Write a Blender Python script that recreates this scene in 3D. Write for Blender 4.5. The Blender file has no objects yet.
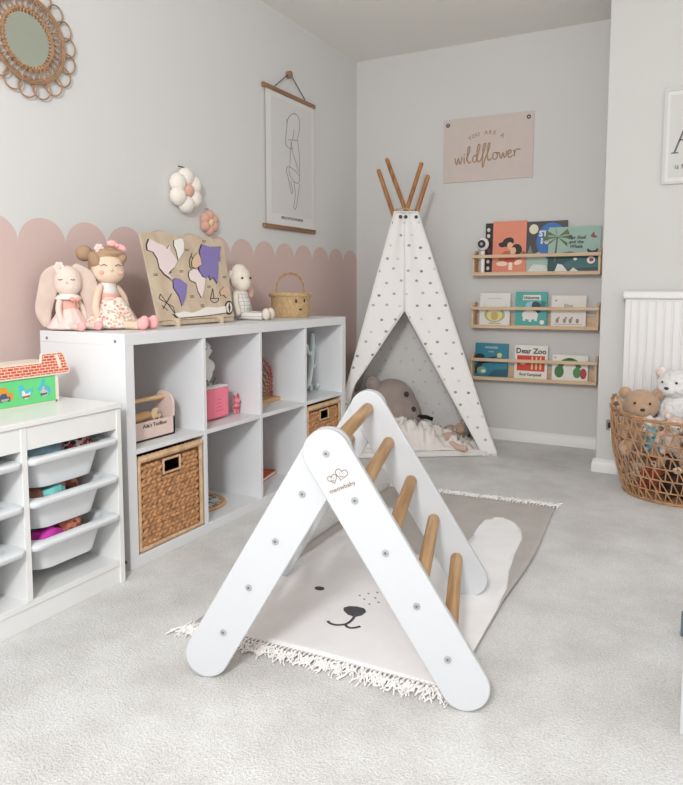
import bpy, bmesh, math, random
from mathutils.geometry import tessellate_polygon
from mathutils import Vector, Matrix, Euler, noise
R = math.radians
PI = math.pi
sc = bpy.context.scene
col = sc.collection
random.seed(7)

# ------------------------------------------------------------------ materials
def lin(c):
    return tuple(((v/255)/12.92 if v/255 <= .04045 else ((v/255+.055)/1.055)**2.4) for v in c) + (1,)

def base(name):
    m = bpy.data.materials.new(name)
    m.use_nodes = True
    nt = m.node_tree
    b = nt.nodes['Principled BSDF']
    return m, nt, b

def coords(nt, kind='Object', scale=1.0):
    tc = nt.nodes.new('ShaderNodeTexCoord')
    mp = nt.nodes.new('ShaderNodeMapping')
    nt.links.new(tc.outputs[kind], mp.inputs['Vector'])
    s = scale if isinstance(scale, tuple) else (scale,)*3
    mp.inputs['Scale'].default_value = s
    return mp.outputs['Vector']

def add_bump(nt, b, height, strength, dist=.002):
    bp = nt.nodes.new('ShaderNodeBump')
    bp.inputs['Strength'].default_value = strength
    bp.inputs['Distance'].default_value = dist
    nt.links.new(height, bp.inputs['Height'])
    nt.links.new(bp.outputs['Normal'], b.inputs['Normal'])

def mat(name, c, rough=.6, var=.06, vs=8., bump=0., bs=300., metal=0., coat=0., sheen=0., trans=0., alpha=1.):
    m, nt, b = base(name)
    n = nt.nodes.new('ShaderNodeTexNoise')
    n.inputs['Scale'].default_value = vs
    n.inputs['Detail'].default_value = 4
    nt.links.new(coords(nt), n.inputs['Vector'])
    r = nt.nodes.new('ShaderNodeValToRGB')
    L = lin(c)
    r.color_ramp.elements[0].position = .3
    r.color_ramp.elements[1].position = .7
    r.color_ramp.elements[0].color = tuple(max(0, v*(1-var)) for v in L[:3])+(1,)
    r.color_ramp.elements[1].color = tuple(min(1, v*(1+var)) for v in L[:3])+(1,)
    nt.links.new(n.outputs['Fac'], r.inputs['Fac'])
    nt.links.new(r.outputs['Color'], b.inputs['Base Color'])
    b.inputs['Roughness'].default_value = rough
    b.inputs['Metallic'].default_value = metal
    b.inputs['Coat Weight'].default_value = coat
    b.inputs['Sheen Weight'].default_value = sheen
    b.inputs['Alpha'].default_value = alpha
    if trans:
        b.inputs['Transmission Weight'].default_value = trans
    if bump:
        n2 = nt.nodes.new('ShaderNodeTexNoise')
        n2.inputs['Scale'].default_value = bs
        n2.inputs['Detail'].default_value = 3
        nt.links.new(coords(nt), n2.inputs['Vector'])
        add_bump(nt, b, n2.outputs['Fac'], bump)
    return m

def wood(name, c1, c2, axis=1, scale=30., rough=.5, stretch=.06):
    m, nt, b = base(name)
    s = [scale]*3
    s[axis] = scale*stretch
    n = nt.nodes.new('ShaderNodeTexNoise')
    n.inputs['Scale'].default_value = 1.5
    n.inputs['Detail'].default_value = 5
    n.inputs['Distortion'].default_value = .4
    nt.links.new(coords(nt, 'Object', tuple(s)), n.inputs['Vector'])
    r = nt.nodes.new('ShaderNodeValToRGB')
    r.color_ramp.elements[0].position = .35
    r.color_ramp.elements[1].position = .68
    r.color_ramp.elements[0].color = lin(c1)
    r.color_ramp.elements[1].color = lin(c2)
    nt.links.new(n.outputs['Fac'], r.inputs['Fac'])
    nt.links.new(r.outputs['Color'], b.inputs['Base Color'])
    b.inputs['Roughness'].default_value = rough
    add_bump(nt, b, n.outputs['Fac'], .15)
    return m

def math_node(nt, op, a, b=None, c=None):
    n = nt.nodes.new('ShaderNodeMath')
    n.operation = op
    for i, v in enumerate((a, b, c)):
        if v is None: continue
        if isinstance(v, (int, float)): n.inputs[i].default_value = v
        else: nt.links.new(v, n.inputs[i])
    return n.outputs[0]

def mixc(nt, fac, a, b):
    n = nt.nodes.new('ShaderNodeMix')
    n.data_type = 'RGBA'
    nt.links.new(fac, n.inputs[0])
    for s, v in ((6, a), (7, b)):
        if isinstance(v, tuple): n.inputs[s].default_value = v
        else: nt.links.new(v, n.inputs[s])
    return n.outputs[2]

def scallop_wall():
    m, nt, b = base('wall_paint_scalloped')
    g = nt.nodes.new('ShaderNodeTexCoord')
    sp = nt.nodes.new('ShaderNodeSeparateXYZ')
    nt.links.new(g.outputs['Object'], sp.inputs[0])
    W, Y0 = .1914, .0731
    q = math_node(nt, 'ADD', math_node(nt, 'DIVIDE', math_node(nt, 'SUBTRACT', sp.outputs['Y'], Y0), W), .5+40)
    fr = math_node(nt, 'SUBTRACT', math_node(nt, 'FRACT', q), .5)
    e = math_node(nt, 'MULTIPLY', fr, 2.0)
    rt = math_node(nt, 'SQRT', math_node(nt, 'MAXIMUM', math_node(nt, 'SUBTRACT', 1.0, math_node(nt, 'MULTIPLY', e, e)), 0.0))
    top = math_node(nt, 'ADD', math_node(nt, 'MULTIPLY', rt, .088), 1.0605)
    f = math_node(nt, 'LESS_THAN', sp.outputs['Z'], top)
    n = nt.nodes.new('ShaderNodeTexNoise'); n.inputs['Scale'].default_value = 250
    nt.links.new(g.outputs['Object'], n.inputs['Vector'])
    nt.links.new(mixc(nt, f, lin((215, 214, 212)), lin((210, 185, 179))), b.inputs['Base Color'])
    b.inputs['Roughness'].default_value = .85
    add_bump(nt, b, n.outputs['Fac'], .12)
    return m

def carpet():
    m, nt, b = base('carpet_pile')
    v = coords(nt)
    n1 = nt.nodes.new('ShaderNodeTexNoise'); n1.inputs['Scale'].default_value = 3.2; n1.inputs['Detail'].default_value = 6
    n1.inputs['Roughness'].default_value = .65
    n2 = nt.nodes.new('ShaderNodeTexNoise'); n2.inputs['Scale'].default_value = 160; n2.inputs['Detail'].default_value = 4
    n2.inputs['Roughness'].default_value = .7
    n3 = nt.nodes.new('ShaderNodeTexVoronoi'); n3.inputs['Scale'].default_value = 240
    for n in (n1, n2, n3): nt.links.new(v, n.inputs['Vector'])
    r = nt.nodes.new('ShaderNodeValToRGB')
    r.color_ramp.elements[0].position = .36; r.color_ramp.elements[0].color = lin((203, 200, 197))
    r.color_ramp.elements[1].position = .60; r.color_ramp.elements[1].color = lin((226, 225, 224))
    nt.links.new(n1.outputs['Fac'], r.inputs['Fac'])
    r2 = nt.nodes.new('ShaderNodeValToRGB')
    r2.color_ramp.elements[0].position = .3; r2.color_ramp.elements[0].color = (.80, .80, .80, 1)
    r2.color_ramp.elements[1].position = .65; r2.color_ramp.elements[1].color = (1.08, 1.08, 1.08, 1)
    nt.links.new(n2.outputs['Fac'], r2.inputs['Fac'])
    mu = nt.nodes.new('ShaderNodeMix'); mu.data_type = 'RGBA'; mu.blend_type = 'MULTIPLY'; mu.inputs[0].default_value = 1
    nt.links.new(r.outputs['Color'], mu.inputs[6]); nt.links.new(r2.outputs['Color'], mu.inputs[7])
    nt.links.new(mu.outputs[2], b.inputs['Base Color'])
    b.inputs['Roughness'].default_value = .95
    b.inputs['Sheen Weight'].default_value = .2
    h = math_node(nt, 'ADD', n2.outputs['Fac'], math_node(nt, 'MULTIPLY', n3.outputs['Distance'], .5))
    add_bump(nt, b, h, .8, .006)
    return m

def dotted(name='tent_canvas_dotted', fade=0.0):
    m, nt, b = base(name)
    tc = nt.nodes.new('ShaderNodeTexCoord')
    sp = nt.nodes.new('ShaderNodeSeparateXYZ'); nt.links.new(tc.outputs['UV'], sp.inputs[0])
    S = .080
    qy = math_node(nt, 'DIVIDE', sp.outputs['Y'], S*.86)
    ry = math_node(nt, 'FLOOR', qy)
    off = math_node(nt, 'MULTIPLY', math_node(nt, 'FRACT', math_node(nt, 'MULTIPLY', ry, .5)), 1.0)
    qx = math_node(nt, 'ADD', math_node(nt, 'DIVIDE', sp.outputs['X'], S), off)
    rx = math_node(nt, 'FLOOR', qx)
    wn = nt.nodes.new('ShaderNodeTexWhiteNoise'); wn.noise_dimensions = '2D'
    cb = nt.nodes.new('ShaderNodeCombineXYZ'); nt.links.new(rx, cb.inputs[0]); nt.links.new(ry, cb.inputs[1])
    nt.links.new(cb.outputs[0], wn.inputs['Vector'])
    fx = math_node(nt, 'SUBTRACT', math_node(nt, 'FRACT', qx), .5)
    fy = math_node(nt, 'SUBTRACT', math_node(nt, 'FRACT', qy), .5)
    jx = math_node(nt, 'MULTIPLY', math_node(nt, 'SUBTRACT', wn.outputs['Value'], .5), .32)
    fx = math_node(nt, 'ADD', fx, jx)
    fy = math_node(nt, 'ADD', fy, math_node(nt, 'MULTIPLY', math_node(nt, 'SUBTRACT', math_node(nt, 'FRACT', math_node(nt, 'MULTIPLY', wn.outputs['Value'], 37.0)), .5), .26))
    d = math_node(nt, 'SQRT', math_node(nt, 'ADD', math_node(nt, 'MULTIPLY', fx, fx), math_node(nt, 'MULTIPLY', fy, fy)))
    f = math_node(nt, 'MULTIPLY', math_node(nt, 'LESS_THAN', d, .108), 1-fade)
    r = nt.nodes.new('ShaderNodeValToRGB'); r.color_ramp.interpolation = 'CONSTANT'
    cols = [(0, (138, 150, 156)), (.28, (168, 171, 170)), (.5, (124, 126, 131)), (.65, (132, 152, 148)), (.78, (208, 206, 203))]
    while len(r.color_ramp.elements) < len(cols): r.color_ramp.elements.new(.5)
    for e, (p, c) in zip(r.color_ramp.elements, cols): e.position = p; e.color = lin(c)
    nt.links.new(wn.outputs['Value'], r.inputs['Fac'])
    nt.links.new(mixc(nt, f, lin((232, 229, 226)), r.outputs['Color']), b.inputs['Base Color'])
    b.inputs['Roughness'].default_value = .9
    n = nt.nodes.new('ShaderNodeTexNoise'); n.inputs['Scale'].default_value = 12; n.inputs['Detail'].default_value = 6
    nt.links.new(coords(nt), n.inputs['Vector'])
    add_bump(nt, b, n.outputs['Fac'], .5, .02)
    return m

def brick_roof():
    m, nt, b = base('printed_brick')
    bt = nt.nodes.new('ShaderNodeTexBrick')
    bt.inputs['Color1'].default_value = lin((216, 104, 78)); bt.inputs['Color2'].default_value = lin((188, 74, 56))
    bt.inputs['Mortar'].default_value = lin((244, 208, 184))
    bt.inputs['Scale'].default_value = 1.0
    bt.inputs['Brick Width'].default_value = .019; bt.inputs['Row Height'].default_value = .0085; bt.inputs['Mortar Size'].default_value = .0011
    tc = nt.nodes.new('ShaderNodeTexCoord'); sp = nt.nodes.new('ShaderNodeSeparateXYZ'); cb = nt.nodes.new('ShaderNodeCombineXYZ')
    nt.links.new(tc.outputs['Object'], sp.inputs[0]); nt.links.new(sp.outputs['Y'], cb.inputs[0]); nt.links.new(sp.outputs['Z'], cb.inputs[1])
    nt.links.new(cb.outputs[0], bt.inputs['Vector'])
    nt.links.new(bt.outputs['Color'], b.inputs['Base Color'])
    b.inputs['Roughness'].default_value = .5
    return m

def pattern_mat(name, c, cols, scale, thr=.35, rough=.9):
    """cloth with small printed flecks"""
    m, nt, b = base(name)
    v = nt.nodes.new('ShaderNodeTexVoronoi'); v.inputs['Scale'].default_value = scale
    nt.links.new(coords(nt), v.inputs['Vector'])
    r = nt.nodes.new('ShaderNodeValToRGB'); r.color_ramp.interpolation = 'CONSTANT'
    while len(r.color_ramp.elements) < len(cols): r.color_ramp.elements.new(.5)
    for i, (e, cc) in enumerate(zip(r.color_ramp.elements, cols)): e.position = i/len(cols); e.color = lin(cc)
    sp = nt.nodes.new('ShaderNodeSeparateXYZ'); nt.links.new(v.outputs['Color'], sp.inputs[0])
    nt.links.new(sp.outputs['X'], r.inputs['Fac'])
    f = math_node(nt, 'LESS_THAN', v.outputs['Distance'], thr)
    nt.links.new(mixc(nt, f, lin(c), r.outputs['Color']), b.inputs['Base Color'])
    b.inputs['Roughness'].default_value = rough
    return m

def check_mat(name, c, line, scale):
    m, nt, b = base(name)
    tc = nt.nodes.new('ShaderNodeTexCoord'); sp = nt.nodes.new('ShaderNodeSeparateXYZ')
    nt.links.new(tc.outputs['Object'], sp.inputs[0])
    fs = []
    for a in ('X', 'Y', 'Z'):
        fr = math_node(nt, 'FRACT', math_node(nt, 'MULTIPLY', sp.outputs[a], scale))
        fs.append(math_node(nt, 'LESS_THAN', fr, .22))
    f = math_node(nt, 'MAXIMUM', fs[1], fs[2])
    nt.links.new(mixc(nt, f, lin(c), lin(line)), b.inputs['Base Color'])
    b.inputs['Roughness'].default_value = .9
    return m

M = {}
M['wall'] = mat('wall_paint_white', (208, 206, 203), .85, .01, 2, .1, 220)
M['pinkwall'] = scallop_wall()
M['ceil'] = mat('ceiling_paint', (240, 239, 234), .9, .02, 1.5, .15, 60)
M['trim'] = mat('gloss_trim_paint', (230, 228, 226), .4, .01)
M['carpet'] = carpet()
M['white'] = mat('white_laminate', (224, 225, 227), .35, .01, 3, 0)
M['white_old'] = mat('white_furniture_foil', (230, 230, 229), .3, .02, 6)
M['board'] = mat('white_painted_birch', (199, 201, 204), .42, .01, 3, .05, 60)
M['rung'] = wood('oak_dowel', (156, 116, 74), (198, 162, 118), 1, 40)
M['pole'] = wood('teepee_pole_wood', (146, 94, 50), (186, 132, 80), 2, 30)
M['pine'] = wood('pale_pine', (201, 168, 134), (222, 194, 164), 0, 30)
M['ply'] = wood('plywood', (192, 172, 148), (210, 192, 168), 2, 14, .6, .3)
M['darkbar'] = wood('walnut_bar', (128, 92, 66), (158, 120, 88), 1, 30)
M['metal'] = mat('zinc_bolt', (176, 180, 182), .45, .05, 20, metal=.35)
M['chrome'] = mat('brushed_steel', (150, 150, 150), .3, .03, 30, metal=1)
M['black'] = mat('black_plastic', (28, 27, 29), .4, .1)
M['blackcloth'] = mat('black_cloth', (24, 22, 24), .9, .1, 20, .3, 300)
M['grey_plastic'] = mat('grey_plastic', (120, 120, 120), .4)
M['plastic'] = mat('translucent_white_plastic', (242, 245, 248), .3, .01, trans=.18)
M['rattan'] = mat('rattan_cane', (158, 122, 92), .5, .22, 25, .2, 120)
M['rattan2'] = mat('willow_cane', (176, 134, 98), .55, .25, 25, .2, 120)
M['hyacinth'] = mat('water_hyacinth_rope', (180, 132, 90), .6, .48, 50, .5, 160)
M['hyacinth_gap_shade'] = mat('rope_gap_shade', (106, 70, 46), .9, .2, 60)  # rope colour darkened to paint shade into the gaps of the braid
M['hyacinth_rim'] = mat('water_hyacinth_wrapping', (206, 172, 136), .7, .2, 30, .5, 160)
M['seagrass'] = mat('seagrass_weave', (190, 160, 118), .7, .2, 60, .5, 200)
M['mirror'] = mat('mirror_silver', (212, 220, 208), .03, .0, metal=1)
M['canvas'] = dotted()
M['canvas_in'] = dotted('tent_canvas_reverse', .72)
M['cotton'] = mat('white_cotton', (226, 222, 218), .95, .03, 20, .3, 400)
M['mat'] = mat('padded_cotton_mat', (220, 215, 212), .95, .03, 10, .3, 300)
M['fringe'] = mat('cotton_fringe', (242, 239, 236), .95, .05, 60)
M['rugwhite'] = mat('woven_rug_white', (238, 237, 239), .95, .03, 12, .3, 500)
M['ruggrey'] = mat('woven_rug_grey', (184, 178, 174), .95, .05, 12, .4, 500)
M['rugink'] = mat('printed_dark_grey', (78, 76, 80), .95, .1, 60)
M['skin'] = mat('doll_skin_cloth', (226, 200, 178), .95, .03, 30, .2, 500)
M['bunnyskin'] = mat('pale_linen', (224, 206, 194), .95, .04, 30, .3, 500)
M['earfab'] = mat('beige_ear_cloth', (206, 186, 174), .95, .05, 30, .2, 500)
M['pinkcloth'] = mat('pink_cloth', (232, 172, 158), .95, .05, 20, .3, 400)
M['palepink'] = mat('pale_pink_cloth', (232, 206, 200), .95, .05, 40, .4, 200)
M['shoe'] = mat('pink_felt', (242, 178, 176), .95, .05, 30, .3, 300)
M['floral'] = pattern_mat('floral_cotton', (236, 224, 212), [(222, 164, 152), (206, 146, 136), (196, 186, 156), (236, 200, 190)], 95, .52)
M['hair'] = mat('brown_felt_hair', (170, 140, 112), .95, .08, 40, .4, 300)
M['ink'] = mat('dark_ink', (60, 55, 58), .8, .05)
M['inkgrey'] = mat('grey_ink', (110, 106, 106), .8, .05)
M['brownink'] = mat('brown_ink', (170, 140, 112), .8, .05)
M['banner'] = mat('canvas_banner', (203, 190, 183), .95, .02, 20, .3, 500)
M['paper'] = mat('poster_paper', (222, 220, 217), .8, .01)
M['paper_tint'] = mat('poster_paper_grey', (213, 211, 209), .8, .01)
M['flowerw'] = mat('cream_velvet', (234, 226, 216), .95, .03, 20, .2, 300, sheen=.3)
M['flowerp'] = mat('pink_velvet', (214, 166, 146), .95, .06, 30, .2, 300, sheen=.3)
M['gold'] = mat('cream_button', (228, 200, 160), .6)
M['lamb'] = mat('cream_plush', (222, 212, 198), .95, .04, 40, .4, 300)
M['lambear'] = mat('plush_ear_pink', (216, 184, 168), .95, .04, 40, .3, 300)
M['check'] = check_mat('checked_cotton', (224, 218, 210), (186, 184, 186), 62)
M['green'] = mat('green_paint', (104, 210, 130), .45, .03)
M['brick'] = brick_roof()
M['cream'] = mat('cream_wood', (232, 222, 206), .5, .03, 20)
M['tonie'] = mat('pink_fabric_speaker', (242, 130, 152), .85, .04, 60, .3, 500)
M['tonie_dk'] = mat('dark_pink_print', (214, 86, 114), .85, .04)
M['pinkplastic'] = mat('pink_vinyl', (224, 128, 142), .4, .05)
M['redplastic'] = mat('red_vinyl', (200, 70, 84), .4, .05)
M['nightlight'] = mat('white_silicone', (220, 220, 216), .4, .01)
M['toolpink'] = mat('pink_stained_wood', (222, 200, 190), .6, .04, 30, .2, 80)
M['wood_lt'] = wood('beech_toy', (196, 150, 104), (222, 184, 140), 1, 40)
M['glass'] = mat('pale_blue_glaze', (208, 220, 220), .2, .06, 20, coat=.3)
M['redbead'] = mat('red_beads', (182, 108, 102), .5, .15, 50)
M['beadlt'] = mat('peach_beads', (178, 140, 112), .5, .1, 50)
M['orange'] = mat('orange_card', (206, 96, 58), .6, .2, 60)
M['stone'] = pattern_mat('photo_print_plate', (206, 204, 196), [(120, 120, 112), (170, 160, 140), (224, 222, 214), (90, 88, 84)], 40, .5)
M['teddy'] = mat('brown_plush', (184, 152, 126), .98, .08, 40, .8, 260, sheen=.4)
M['whiteplush'] = mat('white_plush', (226, 224, 222), .98, .03, 40, 1., 160, sheen=.4)
M['greyplush'] = mat('grey_brown_plush', (152, 138, 130), .98, .06, 20, .6, 200, sheen=.3)
M['blanket'] = mat('muslin_blanket', (224, 217, 212), .95, .03, 14, .5, 60)
M['rosecloth'] = mat('dusty_rose_cloth', (206, 176, 162), .95, .05, 14, .4, 100)
M['rad'] = mat('radiator_enamel', (226, 224, 223), .35, .01)
M['teal_rubber'] = mat('slate_rubber', (98, 116, 122), .6, .05)

# ------------------------------------------------------------------ mesh builder
class MB:
    def __init__(s): s.v = []; s.f = []; s.m = []; s.uv = None
    def add(s, vs, fs, mi=0):
        o = len(s.v); s.v += [tuple(v) for v in vs]; s.f += [tuple(i+o for i in f) for f in fs]; s.m += [mi]*len(fs)
    def box(s, x0, x1, y0, y1, z0, z1, mi=0, T=None):
        p = [Vector((x, y, z)) for x in (x0, x1) for y in (y0, y1) for z in (z0, z1)]
        if T is not None: p = [T @ q for q in p]
        s.add(p, [(0, 1, 3, 2), (4, 6, 7, 5), (0, 4, 5, 1), (2, 3, 7, 6), (0, 2, 6, 4), (1, 5, 7, 3)], mi); return s
    def prism(s, pts, T, t, mi=0):
        """2D outline in T's xy plane, extruded t along T's z"""
        n = len(pts)
        a = sum(pts[i][0]*pts[(i+1) % n][1]-pts[(i+1) % n][0]*pts[i][1] for i in range(n))
        if a < 0: pts = pts[::-1]
        vs = [T @ Vector((p[0], p[1], 0)) for p in pts]+[T @ Vector((p[0], p[1], t)) for p in pts]
        fs = [tuple(range(n))[::-1], tuple(range(n, 2*n))]+[(i, (i+1) % n, n+(i+1) % n, n+i) for i in range(n)]
        s.add(vs, fs, mi); return s
    def tube(s, pts, r, n=8, closed=False, mi=0, rs=None, cap=True):
        pts = [Vector(p) for p in pts]; k = len(pts)
        tan = []
        for i in range(k):
            a = pts[i-1] if (i > 0 or closed) else pts[0]
            b = pts[(i+1) % k] if (i < k-1 or closed) else pts[k-1]
            d = (b-a); tan.append(d.normalized() if d.length > 1e-9 else Vector((0, 0, 1)))
        up = Vector((0, 0, 1)) if abs(tan[0].z) < .9 else Vector((1, 0, 0))
        vs = []
        u = (up-up.dot(tan[0])*tan[0]).normalized()
        for i in range(k):
            u = u-u.dot(tan[i])*tan[i]
            u = u.normalized() if u.length > 1e-6 else Vector((1, 0, 0))
            w = tan[i].cross(u); rr = rs[i] if rs else r
            for j in range(n):
                a = 2*PI*j/n; vs.append(pts[i]+u*(rr*math.cos(a))+w*(rr*math.sin(a)))
        fs = []
        for i in range(k if closed else k-1):
            for j in range(n):
                a = i*n+j; b = i*n+(j+1) % n; c = ((i+1) % k)*n+(j+1) % n; d = ((i+1) % k)*n+j
                fs.append((a, b, c, d))
        if not closed and cap:
            fs.append(tuple(range(n))[::-1]); fs.append(tuple((k-1)*n+j for j in range(n)))
        s.add(vs, fs, mi); return s
    def ell(s, c, r, rot=(0, 0, 0), nu=16, nv=10, mi=0):
        if isinstance(r, (int, float)): r = (r, r, r)
        Rm = Euler(rot).to_matrix(); c = Vector(c); vs = []
        for i in range(nv+1):
            th = PI*i/nv
            for j in range(nu):
                ph = 2*PI*j/nu
                vs.append(c+Rm @ Vector((r[0]*math.sin(th)*math.cos(ph), r[1]*math.sin(th)*math.sin(ph), r[2]*math.cos(th))))
        fs = [(i*nu+j, (i+1)*nu+j, (i+1)*nu+(j+1) % nu, i*nu+(j+1) % nu) for i in range(nv) for j in range(nu)]
        s.add(vs, fs, mi); return s
    def cyl(s, c0, c1, r, n=20, mi=0, r1=None):
        return s.tube([c0, c1], r, n, mi=mi, rs=[r, r if r1 is None else r1])
    def lathe(s, prof, c=(0, 0, 0), n=32, mi=0, sx=1, sy=1):
        vs = []; k = len(prof)
        for (r, z) in prof:
            for j in range(n):
                a = 2*PI*j/n; vs.append((c[0]+sx*r*math.cos(a), c[1]+sy*r*math.sin(a), c[2]+z))
        fs = [(i*n+j, i*n+(j+1) % n, (i+1)*n+(j+1) % n, (i+1)*n+j) for i in range(k-1) for j in range(n)]
        s.add(vs, fs, mi); return s
    def grid(s, P, mi=0):
        """P[i][j] points"""
        a = len(P); b = len(P[0])
        s.add([p for row in P for p in row], [(i*b+j, i*b+j+1, (i+1)*b+j+1, (i+1)*b+j) for i in range(a-1) for j in range(b-1)], mi); return s
    def build(s, name, mats, parent=None, loc=None, bevel=0, smooth=True, solid=0, sub=0, ang=38):
        me = bpy.data.meshes.new(name)
        me.from_pydata(s.v, [], s.f)
        if not isinstance(mats, (list, tuple)): mats = [mats]
        for m in mats: me.materials.append(m)
        me.polygons.foreach_set('material_index', s.m)
        bm = bmesh.new(); bm.from_mesh(me)
        bmesh.ops.remove_doubles(bm, verts=bm.verts, dist=1e-5)
        bmesh.ops.dissolve_degenerate(bm, edges=bm.edges, dist=1e-6)
        if not s.uv: bmesh.ops.recalc_face_normals(bm, faces=bm.faces)
        if smooth:
            for f in bm.faces: f.smooth = True
            for e in bm.edges:
                e.smooth = not (len(e.link_faces) == 2 and e.calc_face_angle(0) > R(ang))
        bm.to_mesh(me); bm.free()
        o = bpy.data.objects.new(name, me); col.objects.link(o)
        if parent: o.parent = parent
        if loc is not None: o.location = loc
        if bevel:
            b = o.modifiers.new('bevel', 'BEVEL'); b.width = bevel; b.segments = 2; b.limit_method = 'ANGLE'
        if solid:
            b = o.modifiers.new('thickness', 'SOLIDIFY'); b.thickness = solid; b.offset = 0
        if sub:
            b = o.modifiers.new('subd', 'SUBSURF'); b.levels = sub; b.render_levels = sub
        return o

def blob(name, mb, m, parent=None, voxel=.004, smooth_it=4, loc=None, warp=0, wscale=20):
    """several overlapping solids grown into one continuous skin"""
    me = bpy.data.meshes.new('tmp'); me.from_pydata(mb.v, [], mb.f)
    o = bpy.data.objects.new('tmp', me); col.objects.link(o)
    a = o.modifiers.new('r', 'REMESH'); a.mode = 'VOXEL'; a.voxel_size = voxel
    if smooth_it:
        b = o.modifiers.new('s', 'SMOOTH'); b.iterations = smooth_it; b.factor = .6
    bpy.context.view_layer.update()
    dg = bpy.context.evaluated_depsgraph_get()
    nm = bpy.data.meshes.new_from_object(o.evaluated_get(dg))
    bpy.data.objects.remove(o); bpy.data.meshes.remove(me)
    nm.name = name
    nm.materials.clear(); nm.materials.append(m)
    for p in nm.polygons: p.use_smooth = True; p.material_index = 0
    if warp:
        for v in nm.vertices:
            n = noise.noise_vector(v.co*wscale+Vector((3, 1, 7)))
            v.co += n*warp
    q = bpy.data.objects.new(name, nm); col.objects.link(q)
    if parent: q.parent = parent
    if loc is not None: q.location = loc
    return q

def tag(o, label=None, cat=None, group=None, kind=None):
    if label: o['label'] = label
    if cat: o['category'] = cat
    if group: o['group'] = group
    if kind: o['kind'] = kind
    return o
def thing(name, label, cat, loc=(0, 0, 0), rz=0, group=None):
    o = bpy.data.objects.new(name, None); col.objects.link(o)
    o.location = loc; o.rotation_euler = (0, 0, rz); o.empty_display_size = .05
    return tag(o, label, cat, group)
def frame(o, right, up):
    right = Vector(right).normalized(); up = Vector(up).normalized(); n = right.cross(up)
    m = Matrix((right, up, n)).transposed().to_4x4(); m.translation = Vector(o); return m
def text(s, size, m, parent, T, name='lettering', align='CENTER', ext=.0006, bold=0, shear=0, spacing=1):
    cu = bpy.data.curves.new('t', 'FONT'); cu.body = s; cu.size = size; cu.align_x = align; cu.align_y = 'CENTER'
    cu.extrude = ext; cu.offset = bold; cu.shear = shear; cu.space_character = spacing; cu.resolution_u = 2
    o = bpy.data.objects.new('t', cu); col.objects.link(o)
    bpy.context.view_layer.update()
    me = bpy.data.meshes.new_from_object(o.evaluated_get(bpy.context.evaluated_depsgraph_get()))
    bpy.data.objects.remove(o); bpy.data.curves.remove(cu)
    me.name = name; me.materials.clear(); me.materials.append(m)
    me.transform(T)
    q = bpy.data.objects.new(name, me); col.objects.link(q); q.parent = parent; return q
def circ(cx, cy, rx, ry=None, n=24, a0=0, a1=2*PI, rot=0):
    ry = rx if ry is None else ry
    full = abs(a1-a0-2*PI) < 1e-6
    out = []
    for i in range(n if full else n+1):
        a = a0+(a1-a0)*i/n; x = rx*math.cos(a); y = ry*math.sin(a)
        out.append((cx+x*math.cos(rot)-y*math.sin(rot), cy+x*math.sin(rot)+y*math.cos(rot)))
    return out
def spl(pts, n=6, closed=False):
    """Catmull-Rom through points"""
    P = [Vector(p) for p in pts]; k = len(P); out = []
    for i in range(k if closed else k-1):
        if closed: a, b, c, d = P[i-1], P[i], P[(i+1) % k], P[(i+2) % k]
        else: a, b, c, d = P[max(i-1, 0)], P[i], P[i+1], P[min(i+2, k-1)]
        for j in range(n):
            t = j/n
            out.append(.5*((2*b)+(c-a)*t+(2*a-5*b+4*c-d)*t*t+(3*b-a-3*c+d)*t**3))
    if not closed: out.append(P[-1])
    return out
def to3(T, pts, z=0): return [T @ Vector((p[0], p[1], z)) for p in pts]

# ------------------------------------------------------------------ the room
H = 2.344; YB = 2.46; XR = 1.592; YR = 1.966
def struct(name, mb, m, **k):
    o = mb.build(name, m, **k); o['kind'] = 'structure'; return o
struct('floor', MB().box(-.1, 4.2, -3.4, 2.56, -.1, 0), M['carpet'])
struct('ceiling', MB().box(-.1, 4.2, -3.4, 2.56, H, H+.1), M['ceil'])
struct('wall_left', MB().box(-.1, 0, -3.4, 2.56, 0, H), M['pinkwall'])
struct('wall_back', MB().box(0, XR, YB, YB+.1, 0, H), M['wall'])
struct('wall_right', MB().box(XR, 4.2, YR, YR+.594, 0, H), M['wall'], bevel=.004)
def skirting(name, a, b, nrm):
    a = Vector(a); b = Vector(b); d = (b-a).normalized(); n = Vector(nrm); L = (b-a).length
    T = Matrix((n, Vector((0, 0, 1)), d)).transposed().to_4x4(); T.translation = a
    if n.cross(Vector((0, 0, 1))).dot(d) < 0:
        T = Matrix((n, Vector((0, 0, 1)), -d)).transposed().to_4x4(); T.translation = b
    prof = [(0, 0), (.016, 0), (.016, .045), (.012, .052), (.009, .058), (.004, .064), (0, .066)]
    struct(name, MB().prism(prof, T, L), M['trim'])
skirting('baseboard_back', (0, YB, 0), (XR, YB, 0), (0, -1, 0))
skirting('baseboard_right', (XR-.012, YR, 0), (4.2, YR, 0), (0, -1, 0))
skirting('baseboard_alcove', (XR, YR-.014, 0), (XR, YB, 0), (-1, 0, 0))
skirting('baseboard_left', (0, -3.4, 0), (0, YB, 0), (1, 0, 0))

# radiator
t = thing('radiator', 'white fluted panel radiator on the wall behind the toy basket', 'radiator', (1.71, YR, 0))
m = MB().box(0, 1.2, -.062, -.03, .36, .862)
x = .026
while x < 1.19:
    m.box(x, x+.029, -.068, -.058, .375, .85); x += .0365
m.build('panel', M['rad'], t, bevel=.003)
m = MB().box(-.012, 1.21, -.078, -.012, .858, .896)
m.build('top_grille', M['rad'], t, bevel=.008)
for bx in (.1, 1.1):
    MB().box(bx-.02, bx+.02, -.032, -.001, .4, .8).build('bracket', M['rad'], t)

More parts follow.
